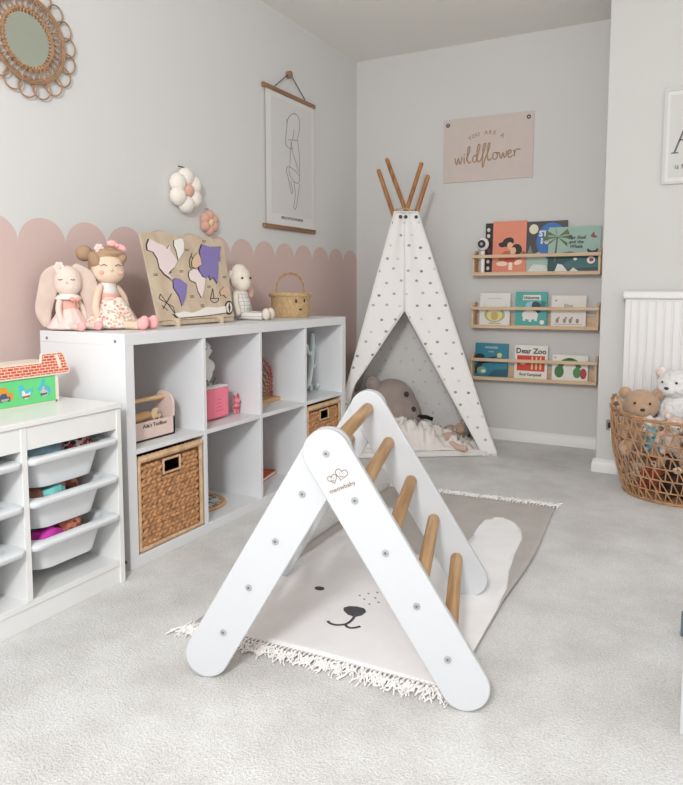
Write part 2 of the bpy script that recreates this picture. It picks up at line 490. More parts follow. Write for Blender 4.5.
# wall socket with a lead
t = thing('wall_socket', 'steel wall socket with a pale cable beside the toy basket', 'socket', (1.66, YR, .24))
MB().box(-.022, .022, -.007, 0, -.026, .026).build('faceplate', M['chrome'], t, bevel=.002)
MB().box(-.012, .010, -.026, -.007, -.012, .014).build('plug', M['black'], t, bevel=.003)
MB().tube(spl([(0, -.022, -.01), (.004, -.03, -.05), (.02, -.028, -.10), (.045, -.02, -.15), (.08, -.018, -.19), (.16, -.016, -.20)], 5), .0028, 6).build('lead', M['trim'], t)

# ------------------------------------------------------------------ cube shelf unit
KX0, KX1, KH, KL = .06, .45, .765, 1.464
t = thing('cube_shelf_unit', 'white eight-cube shelf unit standing along the pink wall', 'shelf unit', (0, 0, 0))
cells = [.038+i*.351 for i in range(4)]
MB().box(KX0, KX1, 0, KL, KH-.038, KH).build('top_board', M['white'], t, bevel=.0015)
MB().box(KX0, KX1, 0, KL, 0, .038).build('bottom_board', M['white'], t, bevel=.0015)
for y in (0, KL-.038): MB().box(KX0, KX1, y, y+.038, .038, KH-.038).build('side_panel', M['white'], t, bevel=.001)
for i in range(1, 4):
    y = cells[i]-.016
    MB().box(KX0, KX1-.001, y, y+.016, .038, KH-.038).build('divider', M['white'], t, bevel=.0008)
for i in range(4):
    y0 = cells[i]; y1 = y0+.335
    MB().box(KX0, KX1-.002, y0, y1, .373, .389).build('shelf', M['white'], t, bevel=.0008)
for x, z in ((KX0+.035, KH-.025), (KX1-.04, KH-.025), (KX1-.02, .026)):
    MB().cyl((x, -.001, z), (x, .004, z), .0052, 12).build('screw_cap', M['grey_plastic'], t)

# woven storage boxes in the cubes
def wicker_box(y0, z0, label):
    t = thing('wicker_box', label, 'basket', (KX1-.004, y0, z0), 0, 'woven boxes in the cube shelf')
    W, Hh, D = .325, .318, .36
    hx0, hx1, hz0, hz1 = .122, .204, .242, .288
    m = MB()
    m.box(-.006-.004, -.006, 0.01, W-.01, .008, hz0-.004); m.box(-.010, -.006, .01, hx0, hz0-.004, Hh-.01); m.box(-.010, -.006, hx1, W-.01, hz0-.004, Hh-.01); m.box(-.010, -.006, hx0, hx1, hz1, Hh-.01)
    for yy in (.002, W-.01): m.box(-D, -.006, yy, yy+.008, .005, Hh-.01)
    m.box(-D, -D+.008, 0, W, .005, Hh-.01); m.box(-D, -.006, 0, W, .004, .012)
    m.build('inner_shell', M['hyacinth_gap_shade'], t)
    m = MB(); rnd = random.Random(int(y0*100)+3)
    rows = 19; cols_ = 12
    for i in range(rows):
        z = .026+(Hh-.062)*i/(rows-1)
        for j in range(cols_):
            y = .030+(W-.06)*(j+(.5 if i % 2 else 0)*.6)/(cols_-.4)
            if hx0-.014 < y < hx1+.014 and z > hz0-.010: continue
            m.ell((-.005+rnd.uniform(-.0012, .0012), y, z), (.0080, .0170, .0082), (R((30 if i % 2 else -14)+rnd.uniform(-9, 9)), 0, 0), 8, 6)
    m.build('braided_front', M['hyacinth'], t)
    m = MB()
    def wrap(a, b, r):
        a = Vector(a); b = Vector(b); n = max(4, int((b-a).length/.004)); pts = [a.lerp(b, k/n) for k in range(n+1)]
        m.tube(pts, r, 8, rs=[r*(1+.09*math.sin(k*1.25)) for k in range(n+1)])
    wrap((-.006, .010, .008), (-.006, .010, Hh), .0085); wrap((-.006, W-.010, .008), (-.006, W-.010, Hh), .0085)
    wrap((-.006, .01, .010), (-.006, W-.01, .010), .0085); wrap((-.006, .01, Hh-.007), (-.006, W-.01, Hh-.007), .012)
    for yy in (.010, W-.010): wrap((-.01, yy, Hh-.007), (-D, yy, Hh-.007), .010)
    wrap((-D+.01, .01, Hh-.007), (-D+.01, W-.01, Hh-.007), .010)
    for a, b in (((hx0, hz0), (hx1, hz0)), ((hx0, hz0), (hx0, hz1)), ((hx1, hz0), (hx1, hz1)), ((hx0, hz1), (hx1, hz1))):
        wrap((-.003, a[0], a[1]), (-.003, b[0], b[1]), .0042)
    m.build('wrapped_rim', M['hyacinth_rim'], t)
wicker_box(cells[0]+.005, .038, 'woven water-hyacinth box in the bottom cube nearest the camera')
wicker_box(cells[3]+.005, .038, 'woven box in the farthest bottom cube of the shelf unit, behind the climbing triangle')

# ------------------------------------------------------------------ things inside the cubes
# toolbox, cube 1
t = thing('toy_toolbox', 'pink wooden toy toolbox with a round handle in the nearest upper cube', 'toolbox', (.300, .052, .389)); t.scale = (1, .96, .92)
TB = .245
MB().box(.0, .088, 0, TB, 0, .008).build('base', M['toolpink'], t)
for xx in (0, .080): MB().box(xx, xx+.008, 0, TB, 0, .072).build('side_board', M['toolpink'], t, bevel=.001)
for yy in (0, TB-.01):
    MB().prism([(0, 0), (.088, 0), (.088, .120)]+circ(.044, .120, .044, .048, 14, 0, PI)[1:]+[(0, .10)], frame((0, yy+.01, 0), (1, 0, 0), (0, 0, 1)), .01).build('end_board', M['toolpink'], t, bevel=.001)
MB().cyl((.044, -.008, .145), (.044, TB+.006, .145), .0085, 16).build('handle', M['wood_lt'], t)
text("Ada's Toolbox", .020, M['ink'], t, frame((.0881, .142, .056), (0, 1, 0), (0, 0, 1)), bold=.0004)
t = thing('toy_hammer', 'small honey-coloured wooden hammer lying in the pink toolbox', 'toy hammer', (.345, .12, .455), R(0))
MB().tube([(0, -.01, .004), (0, .02, .006), (0, .05, .010), (0, .08, .012)], .014, 12, rs=[.010, .019, .019, .015]).build('head', M['wood_lt'], t)
MB().tube([(0, .035, .005), (-.01, .03, -.05)], .006, 8).build('handle', M['wood_lt'], t)
t = thing('toy_spanner', 'pale wooden toy spanner with an open jaw in the pink toolbox', 'toy spanner', (.353, .225, .455))
MB().prism(circ(0, 0, .022, .022, 14, R(60), R(360))+[(.006, -.004), (0, .006)], frame((0, 0, .012), (0, 1, 0), (0, 0, 1)), .008).box(0, .008, -.007, .007, -.058, .0).build('body', M['gold'], t)

# speaker, figurine and night light, cube 2
t = thing('audio_box', 'bright pink cube-shaped fabric audio player in the second upper cube', 'speaker', (.235, .490, .389)); t.scale = (1.06, 1.12, 1.06)
MB().box(0, .125, 0, .125, .004, .122).build('fabric_body', M['tonie'], t, bevel=.012)
MB().box(.003, .122, .003, .122, .118, .126).build('top_plate', M['whiteplush'], t, bevel=.004)
for yy, zz in ((.035, 0), (.082, 0)):
    MB().prism([(0, 0), (.022, 0), (.016, .026)], frame((.075, yy, .126), (0, 1, 0), (0, 0, 1)), .012).build('ear', M['grey_plastic'], t, bevel=.002)
m = MB()
for k in range(4):
    m.prism(circ(0, 0, .020-.003*k, .0012), frame((.1252, .066, .035+.014*k), (0, 1, 0), (0, 0, 1)), .0006)
m.build('printed_mark', M['tonie_dk'], t)
t = thing('bunny_night_light', 'white rounded figure sitting on top of the bright pink audio player', 'figurine', (.292, .555, .5235), R(0)); t.scale = (.72, .72, .62)
m = MB().ell((0, 0, .09), (.055, .06, .095)).ell((0, 0, .225), (.05, .055, .062)).ell((.0, .062, .215), (.016, .024, .015), (R(-20), 0, 0)).ell((0, 0, .165), (.036, .04, .04)).ell((0, .062, .12), (.02, .035, .05), (R(35), 0, 0))
blob('body', m, M['nightlight'], t, .005)
m = MB().ell((.045, .022, .235), .004).ell((.045, -.02, .235), .004)
m.build('eye', M['ink'], t)
t = thing('pig_figurine', 'tiny pink figurine beside the bright pink audio player', 'figurine', (.352, .690, .389))
m = MB().ell((0, 0, .034), (.012, .013, .017)).ell((.004, 0, .058), (.014, .017, .013)).ell((.0, .009, .010), (.006, .006, .013)).ell((0, -.009, .010), (.006, .006, .013)).ell((.002, .019, .036), (.004, .011, .004), (R(-30), 0, 0)).ell((.002, -.019, .036), (.004, .011, .004), (R(30), 0, 0))
blob('body', m, M['pinkplastic'], t, .002, 2)
MB().ell((0, .011, .076), (.004, .0045, .012), (R(-12), 0, 0), 8, 6).ell((0, -.010, .074), (.004, .0045, .010), (R(15), 0, 0), 8, 6).build('ears', M['redplastic'], t)
MB().ell((.0, 0, .030), (.0132, .0142, .010), (0, 0, 0), 10, 6).build('dress', M['redplastic'], t)

# arched bead rainbow, cube 3
t = thing('bead_arch_toy', 'red and peach beaded arch toy on a wooden base in the third upper cube', 'toy', (.27, .985, .389))
MB().box(-.035, .045, -.12, .125, 0, .018).build('base', M['wood_lt'], t, bevel=.003)
for k in range(5):
    r0 = .018+.0165*k; m = MB(); hgt = .040+.012*k
    path = [(.0, -r0, .018)]+[(0, -r0, .018+hgt*.5), (0, -r0, .018+hgt)]
    path += [(0, -r0*math.cos(a), .018+hgt+r0*1.05*math.sin(a)) for a in [PI*i/10 for i in range(1, 10)]]
    path += [(0, r0, .018+hgt), (0, r0, .018+hgt*.5), (0, r0, .018)]
    L = spl(path, 4); d = 0; last = L[0]
    for p in L[1:]:
        d += (p-last).length; last = p
        if d > .0145: m.ell(p, .0075, (0, 0, 0), 8, 6); d = 0
    m.tube(path, .0025, 6)
    m.build('bead_row', M['redbead'] if k >= 3 else M['beadlt'], t)

# glass tree, cube 4
t = thing('cactus_ornament', 'pale blue-grey branching ornament in the far upper cube', 'ornament', (.29, 1.405, .389)); t.scale = (.95, .78, .98)
m = MB()
m.tube(spl([(0, -.07, .012), (0, -.045, .05), (0, -.02, .12), (0, -.006, .2), (0, 0, .285)], 5), .017, 10)
m.ell((0, 0, .287), .016)
m.tube(spl([(0, -.004, .12), (0, .05, .14), (0, .078, .185)], 4), .012, 8); m.ell((0, .079, .19), .0125)
m.tube(spl([(0, -.004, .21), (0, .04, .235), (0, .084, .282)], 4), .013, 8); m.ell((0, .086, .285), .0145)
m.tube(spl([(0, -.01, .19), (0, -.05, .2), (0, -.07, .235)], 4), .011, 8); m.ell((0, -.07, .237), .011)
blob('stem', m, M['glass'], t, .0045, 3)
m = MB(); rnd = random.Random(4)
for k in range(26):
    m.ell((rnd.uniform(-.035, .035), rnd.uniform(-.09, .07), rnd.uniform(.008, .030)), rnd.uniform(.008, .015), (0, 0, 0), 8, 6)
blob('pebble_foot', m, M['glass'], t, .004, 1)

# bottom cubes
t = thing('round_picture_plate', 'round wooden-rimmed plate with a photo print lying in the second bottom cube', 'plate', (.255, .535, .038))
MB().lathe([(0, 0), (.12, 0), (.127, .006), (.120, .012), (.112, .008), (0, .008)], n=48).build('rim', M['wood_lt'], t)
MB().lathe([(0, .0085), (.104, .0085), (.104, .0105), (0, .0105)], n=48).build('printed_disc', M['stone'], t)
t = thing('picture_book', 'orange-red card book lying flat in the third bottom cube', 'book', (.235, .955, .038), R(12))
MB().box(-.075, .075, -.095, .095, .002, .016).build('pages', M['paper'], t)
MB().box(-.078, .078, -.098, .098, 0, .0025).box(-.078, .078, -.098, .098, .0155, .019).box(-.080, -.077, -.098, .098, 0, .019).build('cover', M['orange'], t)
MB().prism(circ(0, 0, .03, .02), frame((.02, .02, .019), (1, 0, 0), (0, 1, 0)), .0006).build('cover_print', M['redplastic'], t)

# ------------------------------------------------------------------ low storage bench with pull-out tubs
TX0, TX1, TH = .05, .49, .56
TY1 = -.061; TYs = [TY1-.018-.324*i for i in range(4)]
t = thing('storage_bench', 'low white storage frame with plastic tubs in front of the cube shelf unit', 'storage unit', (0, 0, 0))
TYE = TY1-1.008
MB().box(TX0, TX1+.004, TYE-.004, TY1+.002, TH-.016, TH).build('top_board', M['white_old'], t, bevel=.003)
MB().box(TX0, TX1-.003, TYE+.018, TY1-.018, .056, .074).build('bottom_board', M['white_old'], t, bevel=.001)
MB().box(TX1-.022, TX1-.006, TYE+.018, TY1-.018, 0, .056).build('plinth', M['white_old'], t, bevel=.001)
for y in (TY1-.018, TYE): MB().box(TX0, TX1, y, y+.018, 0, TH-.016).build('side_panel', M['white_old'], t, bevel=.0012)
for i in (1, 2): MB().box(TX0, TX1, TYs[i], TYs[i]+.018, .074, TH-.016).build('divider', M['white_old'], t, bevel=.0012)
for i in range(3): MB().box(TX1-.016, TX1-.002, TYs[i+1]+.018, TYs[i], TH-.078, TH-.016).build('top_rail', M['white_old'], t, bevel=.001)
MB().box(TX0, TX0+.004, TYE+.018, TY1-.018, .074, TH-.016).build('back_panel', M['white_old'], t)

def tub(yc, z, label):
    t = thing('storage_tub', label, 'tub', (TX1, yc, z), 0, 'tubs in the storage bench')
    def ring(hw, x0, x1, r, z, n=6):
        out = []
        for (cx, cy, a) in ((x1-r, hw-r, 0), (x0+r, hw-r, 90), (x0+r, -hw+r, 180), (x1-r, -hw+r, 270)):
            for k in range(n+1):
                an = R(a+90*k/n); out.append(Vector((cx+r*math.cos(an), cy+r*math.sin(an), z)))
        return out
    rings = [ring(.1515, -.41, .012, .022, -.012), ring(.1515, -.41, .012, .022, .0), ring(.146, -.405, .006, .020, .004), ring(.124, -.385, -.018, .035, .002),
             ring(.118, -.380, -.024, .040, -.02), ring(.108, -.37, -.040, .05, -.092), ring(.085, -.35, -.060, .05, -.100),
             ]
    m = MB(); n = len(rings[0])
    for a, b in zip(rings, rings[1:]):
        o = [(i, (i+1) % n, n+(i+1) % n, n+i) for i in range(n)]
        m.add(a+b, o)
    m.add(rings[-1], [tuple(range(n))])
    m.build('body', M['plastic'], t, solid=.0028)
    return t
ycol = [TYs[i]-.153 for i in range(3)]
TZ = (.452, .336, .218)
where = (('top', 'filled with pale blue and red cloths'), ('middle', 'with pink and turquoise toys showing'), ('lowest', 'with magenta and brown cloths showing'))
for k, z in enumerate(TZ):
    tub(ycol[0], z, f'{where[k][0]} tub in the column beside the cube shelf, {where[k][1]}')
for k, z in enumerate(TZ):
    tub(ycol[1], z, f'{where[k][0]} white plastic tub in the column at the left edge of the photo')

def cloth(name, label, cat, m_, x, y, z, rx, ry, rz, seed, warp=.012, ws=26):
    m = MB().ell((0, 0, 0), (rx, ry, rz)); rnd = random.Random(seed)
    for k in range(5):
        m.ell((rnd.uniform(-.5, .5)*rx, rnd.uniform(-.6, .6)*ry, rnd.uniform(0, .35)*rz), (rx*.5, ry*.35, rz*.75), (rnd.uniform(-.5, .5), 0, rnd.uniform(-1, 1)), 12, 8)
    o = blob(name, m, m_, None, .0045, 1, (x, y, z), warp, ws)
    return tag(o, label, cat, 'soft things in the tubs')
C_blue = mat('pale_blue_jersey', (150, 186, 202), .95, .12, 30, .4, 200)
C_red = pattern_mat('red_white_print', (232, 214, 210), [(186, 60, 70), (120, 50, 56), (210, 120, 120), (60, 60, 70)], 60, .55)
C_brown = mat('brown_doll_cloth', (134, 92, 78), .95, .25, 30, .4, 200)
C_peach = mat('peach_fleece', (222, 164, 148), .95, .1, 30, .4, 200)
C_turq = mat('turquoise_cloth', (130, 208, 206), .95, .1, 30, .4, 200)
C_green = mat('sea_green_cloth', (88, 158, 140), .95, .15, 30, .4, 200)
C_mag = mat('magenta_cloth', (204, 62, 170), .9, .2, 30, .4, 200)
C_rust = pattern_mat('rust_print', (176, 112, 88), [(120, 64, 50), (206, 150, 130), (90, 60, 50), (200, 120, 100)], 60, .5)
C_yel = mat('straw_cloth', (206, 192, 140), .95, .15, 30, .4, 200)
y0 = ycol[0]
cloth('folded_cloth', 'pale blue cloth in the top tub beside the cube shelf', 'cloth', C_blue, TX1-.10, y0-.05, TZ[0]-.005, .07, .075, .030, 1)
cloth('folded_cloth', 'red and white patterned cloth in the top tub', 'cloth', C_red, TX1-.10, y0+.055, TZ[0]-.008, .07, .05, .032, 2)
cloth('soft_toy_bundle', 'dark brown bundle at the left of the middle tub', 'soft toy', C_brown, TX1-.115, y0-.080, TZ[1]-.012, .07, .032, .034, 3)
cloth('folded_cloth', 'turquoise cloth in the middle tub, in front of the peach one', 'cloth', C_turq, TX1-.078, y0-.030, TZ[1]-.012, .040, .046, .028, 4)
cloth('folded_cloth', 'peach fleece in the middle tub', 'cloth', C_peach, TX1-.15, y0+.01, TZ[1]-.004, .06, .07, .034, 5)
cloth('soft_toy_bundle', 'brown and grey bundle at the right of the middle tub', 'soft toy', C_rust, TX1-.13, y0+.075, TZ[1]-.012, .05, .03, .030, 6)
cloth('folded_cloth', 'sea green cloth at the back of the lowest tub', 'cloth', C_green, TX1-.15, y0-.07, TZ[2]-.004, .06, .05, .042, 7)
cloth('folded_cloth', 'magenta cloth at the front of the lowest tub', 'cloth', C_mag, TX1-.072, y0-.052, TZ[2]-.020, .045, .050, .036, 8)
cloth('folded_cloth', 'rust and brown patterned cloth in the lowest tub', 'cloth', C_rust, TX1-.10, y0+.03, TZ[2]-.012, .065, .038, .040, 9, .016, 40)
cloth('folded_cloth', 'straw yellow cloth at the right of the lowest tub', 'cloth', C_yel, TX1-.16, y0+.075, TZ[2]-.002, .05, .026, .034, 10)

# wooden barn puzzle on the bench
t = thing('wooden_barn_toy', 'green wooden toy barn with red printed brick roof on the white bench', 'toy house', (.30, -.30, .56))
# front face: local y 0..0.165 is visible, continues to the left
MB().box(-.105, 0, -.20, .168, 0, .008).build('base', M['cream'], t, bevel=.001)
Fp = frame((0, 0, 0), (0, 1, 0), (0, 0, 1))
MB().box(-.006, .002, -.20, .160, .006, .082).build('green_wall', M['green'], t, bevel=.001)
MB().box(-.107, -.099, -.20, .160, .006, .082).build('green_wall', M['green'], t, bevel=.001)
MB().box(-.107, .000, .160, .174, 0, .086).build('end_wall', M['cream'], t, bevel=.0012)
MB().box(-.107, .002, -.214, -.20, 0, .086).build('end_wall', M['cream'], t, bevel=.0012)
roof = [(-.215, .078), (.207, .078), (.213, .084), (.196, .143), (.188, .147), (.118, .147), (.112, .121), (-.12, .121), (-.125, .147), (-.19, .147), (-.215, .09)]
Ts = Matrix.Translation((.012, 0, .0)) @ Matrix.Rotation(R(-8), 4, 'Y') @ Matrix.Translation((-.012+.012, 0, .006))
MB().prism(roof, Ts @ Fp, .007).build('roof_board', M['cream'], t, bevel=.001)
def inset(pts, d):
    out = []; n = len(pts); cx = sum(p[0] for p in pts)/n; cy = sum(p[1] for p in pts)/n
    for p in pts: out.append((p[0]-d*(1 if p[0] > cx else -1), p[1]-d*(1 if p[1] > .110 else -1)*.9))
    return out
rb = [(-.21, .083), (.202, .083), (.208, .087), (.192, .141), (.185, .143), (.121, .143), (.115, .117), (-.12, .117), (-.125, .143), (-.19, .143), (-.21, .09)]
MB().prism(rb, Ts @ Fp @ Matrix.Translation((0, 0, .007)), .0012).build('brick_print', M['brick'], t)
MB().prism([(.172, .098), (.182, .098), (.174, .138), (.163, .138)], Ts @ Fp @ Matrix.Translation((0, 0, .0082)), .0014).build('carry_slot', M['cream'], t)
MB().box(-.11, -.02, -.19, .168, .118, .126).build('roof_top', M['cream'], t, bevel=.001)
MB().ell((.016, .203, .090), .0024).build('nail', M['metal'], t)
def shape(pts, cx, cz, s): return [(cx+p[0]*s, cz+p[1]*s) for p in pts]
duck = [(-1, .9), (-.6, 1), (-.3, .6), (-.25, .2), (.6, .25), (1, .55), (.9, -.1), (.5, -.7), (-.2, -.9), (-.8, -.4), (-1, .1)]
goose = [(-.2, 1.3), (.15, 1.25), (.1, .45), (.7, .35), (1.05, -.2), (.8, -.8), (-.3, -.9), (-.4, -.5), (.1, -.3), (-.6, -.1), (-1, .1), (-.5, .5)]
truck = [(-1.2, -.6), (-1.2, .5), (-.7, .9), (.2, .9), (.5, .2), (1.1, .2), (1.1, -.6), (.8, -.9), (.5, -.6), (-.5, -.6), (-.8, -.9)]
for nm, sh, yy, cols3 in (('duck_cutout', duck, .058, [(90, 190, 210), (232, 225, 214), (150, 90, 80)]), ('goose_cutout', goose, .118, [(80, 180, 205), (200, 190, 180), (40, 110, 120)]), ('truck_cutout', truck, -.010, [(224, 150, 50), (70, 90, 120), (200, 170, 160)]), ('duck_cutout', duck, -.08, [(230, 200, 120), (232, 225, 214), (150, 90, 80)])):
    mm = [mat('puzzle_paint', c, .5, .05) for c in cols3]
    base_ = shape(sh, yy, .045, .023)
    mb = MB()
    mb.prism(base_, Fp @ Matrix.Translation((0, 0, .002)), .0012, 0)
    mb.prism(shape(sh, yy, .036, .014), Fp @ Matrix.Translation((0, 0, .0032)), .0008, 1)
    mb.prism(shape([(-.9, -.9), (-.9, -.5), (.8, -.4), (.7, -.8)], yy, .040, .014), Fp @ Matrix.Translation((0, 0, .004)), .0006, 2)
    mb.build(nm, mm, t)

def turn(t, names, deg):
    for c in t.children:
        if c.name.split('.')[0] in names: c.rotation_euler.z = R(deg)
# ------------------------------------------------------------------ dolls on the shelf unit
TOP = .765
# --- bunny doll
t = thing('bunny_doll', 'linen bunny doll with long drooping ears in a pink dress, sitting', 'doll', (.132, .062, TOP), R(-8))
# local: +x faces the room, y across
m = MB().ell((0, 0, .155), (.044, .046, .049)).ell((.004, 0, .142), (.040, .045, .036))
blob('head', m, M['bunnyskin'], t, .003)
for s in (1, -1):
    m = MB(); pts = spl([(-.004, s*.030, .195), (-.01, s*.055, .175), (-.012, s*.068, .12), (-.010, s*.082, .06), (-.004, s*.074, .022)], 6)
    n = len(pts); m2 = []
    for i, p in enumerate(pts):
        u = i/(n-1); w = .010+.026*math.sin(PI*min(1, .12+u*.80))
        m.ell(p, (.0065, w, .016), (R(0), 0, 0), 10, 6)
    blob('ear', m, M['earfab'], t, .003, 3)
m = MB().ell((0, 0, .06), (.030, .036, .055)).ell((0, 0, .10), (.022, .026, .02))
blob('torso', m, M['pinkcloth'], t, .003)
m = MB().lathe([(.022, .080), (.030, .068), (.052, .030), (.066, .008), (.062, .004), (.03, .004)], n=40, sy=1.05)
for i, v in enumerate(m.v):
    a = math.atan2(v[1], v[0]); k = 1+.07*math.sin(a*11)*min(1, (.08-v[2])/.05); m.v[i] = (v[0]*k, v[1]*k, v[2])
m.build('skirt', M['palepink'], t)
m = MB().lathe([(.024, .116), (.040, .106), (.044, .098), (.038, .096)], n=24)
m.build('collar', M['cotton'], t)
for s in (1, -1):
    m = MB().tube(spl([(.0, s*.030, .102), (.012, s*.046, .07), (.022, s*.046, .035), (.026, s*.040, .018)], 4), .011, 8); m.ell((.026, s*.040, .018), .013)
    blob('arm', m, M['bunnyskin'], t, .003)
    m = MB().tube(spl([(.02, s*.020, .016), (.06, s*.026, .014), (.112, s*.030, .013)], 4), .011, 8)
    blob('leg', m, M['bunnyskin'], t, .003)
    m = MB().ell((.120, s*.032, .016), (.018, .014, .015), (0, R(-30), 0))
    blob('shoe', m, M['shoe'], t, .003)
m = MB()
for s in (1, -1): m.ell((.040, s*.011, .098), (.005, .012, .007), (R(s*20), 0, 0), 10, 6)
m.ell((.041, 0, .098), .005).tube([(.040, .003, .096), (.044, .010, .072)], .0015, 5).tube([(.040, -.003, .096), (.044, -.009, .070)], .0015, 5)
m.build('neck_bow', M['pinkcloth'], t)
m = MB()
for k in range(6):
    a = 2*PI*k/6; m.ell((.018+.0, .018+.011*math.cos(a)-.042+.0, .197+.011*math.sin(a)), (.005, .008, .008), (0, 0, 0), 8, 6)
m.ell((.022, -.024, .197), .006)
m.build('flower_clip', M['palepink'], t)
m = MB()
for s in (1, -1): m.tube([(.0415, s*.020-.007, .160), (.043, s*.020, .1575), (.0415, s*.020+.007, .160)], .0011, 5)
m.build('closed_eyes', M['ink'], t)
m = MB().ell((.0475, 0, .149), (.002, .004, .003), (0, 0, 0), 8, 6); m.build('nose', M['shoe'], t)

turn(t, ('head', 'ear', 'closed_eyes', 'nose', 'flower_clip'), -38); t.scale = (1.0, .97, 1.07)
# --- girl doll
t = thing('rag_doll', 'rag doll with a brown hair bun and floral dress sitting beside the bunny doll', 'doll', (.185, .185, TOP), R(4))
m = MB().ell((0, 0, .218), (.052, .056, .058)).ell((.006, 0, .198), (.048, .058, .044))
blob('head', m, M['skin'], t, .0035)
m = MB().ell((-.012, 0, .228), (.054, .062, .060)).ell((-.004, 0, .255), (.048, .054, .034)).ell((-.014, 0, .205), (.046, .062, .04))
m.ell((.012, -.044, .238), (.030, .020, .032), (R(25), 0, 0)); m.ell((.012, .046, .246), (.030, .018, .022), (R(-35), 0, 0)).ell((.022, .012, .263), (.030, .040, .014))
blob('hair', m, M['hair'], t, .0035)
m = MB().ell((-.030, -.068, .262), (.028, .030, .028)); m.ell((-.018, -.050, .252), (.016, .016, .016))
blob('hair_bun', m, M['hair'], t, .0035)
m = MB()
for s in (1, -1): m.ell((.022, .030+s*.016, .290-s*.007), (.008, .018, .011), (R(-s*12-15), 0, 0), 12, 8)
m.ell((.026, .030, .290), .007)
m.build('hair_bow', M['shoe'], t)
m = MB()
for k in range(6):
    a = 2*PI*k/6; m.ell((.022, -.030+.010*math.cos(a), .278+.010*math.sin(a)), (.005, .0075, .0075), (0, 0, 0), 8, 6)
m.ell((.027, -.030, .278), .005); m.build('flower_clip', M['palepink'], t)
m = MB()
for s in (1, -1):
    m.tube([(.052, s*.024+.010, .218), (.0555, s*.024, .2235), (.052, s*.024-.010, .218)], .0013, 5)
    m.tube([(.051, s*.036, .219), (.049, s*.042, .223)], .001, 5)
m.build('smiling_eyes', M['ink'], t)
m = MB().ell((.0575, 0, .204), (.005, .005, .004)); m.build('nose', M['skin'], t)
m = MB().ell((.0495, -.032, .196), (.002, .009, .007)).ell((.0495, .032, .196), (.002, .009, .007)); m.build('cheeks', M['pinkcloth'], t)
m = MB().ell((0, 0, .11), (.032, .040, .06)).ell((0, 0, .152), (.026, .034, .022)).ell((0, 0, .168), (.016, .018, .016))
blob('torso', m, M['cotton'], t, .0035)
m = MB().lathe([(.036, .124), (.040, .120), (.041, .104), (.036, .100)], n=28, sy=1.1); m.build('sash', M['pinkcloth'], t)
m = MB().lathe([(.036, .110), (.046, .095), (.066, .062), (.082, .030), (.090, .010), (.086, .005), (.04, .005)], n=48, c=(.012, 0, 0), sy=1.05, sx=1.1)
for i, v in enumerate(m.v):
    a = math.atan2(v[1], v[0]); k = 1+.05*math.sin(a*9)*min(1, (.11-v[2])/.08); m.v[i] = (v[0]*k, v[1]*k, v[2])
m.build('skirt', M['floral'], t)
for s in (1, -1):
    m = MB().tube(spl([(0, s*.034, .150), (.010, s*.062, .115), (.014, s*.074, .070), (.024, s*.070, .035)], 4), .0135, 10, rs=None); m.ell((.024, s*.070, .034), .0155)
    blob('arm', m, M['skin'], t, .0035)
    yk = s*.020
    m = MB().tube(spl([(.05, yk, .018), (.10, yk+s*.002, .016), (.158, yk+s*.004, .015)], 4), .0145, 10)
    blob('leg', m, M['skin'], t, .0035)
    m = MB().ell((.172, yk+s*.004, .022), (.022, .018, .022), (0, R(-35), 0)).ell((.180, yk+s*.004, .032), (.015, .016, .018))
    blob('shoe', m, M['shoe'], t, .003)

turn(t, ('head', 'hair', 'hair_bun', 'hair_bow', 'smiling_eyes', 'nose', 'cheeks', 'flower_clip'), -32)
# --- world map puzzle board
BB = ((.285, .325, TOP+.022), (.285, .775, TOP+.022), (.165, .362, 1.118), (.165, .858, 1.118))
P00, P10, P01, P11 = [Vector(p) for p in BB]
t = thing('map_puzzle_board', 'plywood world map puzzle board with lilac and cream continents on a stand', 'puzzle', (0, 0, 0))
def buv(u, v, off=0):
    p = (P00*(1-u)+P10*u)*(1-v)+(P01*(1-u)+P11*u)*v
    return p+BN*off
BN = (P10-P00).cross(P01-P00).normalized()
if BN.x < 0: BN = -BN
def bprism(mb, uv, o0, th, mi=0):
    a = sum(uv[i][0]*uv[(i+1) % len(uv)][1]-uv[(i+1) % len(uv)][0]*uv[i][1] for i in range(len(uv)))
    if a < 0: uv = uv[::-1]
    n = len(uv)
    vs = [buv(p[0], p[1], o0) for p in uv]+[buv(p[0], p[1], o0+th) for p in uv]
    mb.add(vs, [tuple(range(n))[::-1], tuple(range(n, 2*n))]+[(i, (i+1) % n, n+(i+1) % n, n+i) for i in range(n)], mi)
    return mb
rimline = [(0, 0), (1, 0)]+[(1, .97)]+[(.96, 1.0), (.72, 1.0), (.69, 1.02), (.55, 1.02), (.52, 1.0), (.34, 1.0), (.31, 1.025), (.2, 1.025), (.17, 1.0), (.04, 1.0), (0, .97)]
bprism(MB(), rimline, -.006, .006).build('board', M['ply'], t, bevel=.001)
def zuv(px, py):
    xl = 25+75*(py-50)/505; xr = 530+70*(py-75)/475
    u = (px-xl)/(xr-xl); yt = 45+25*u; return (u, 1-(py-yt)/(555-yt))
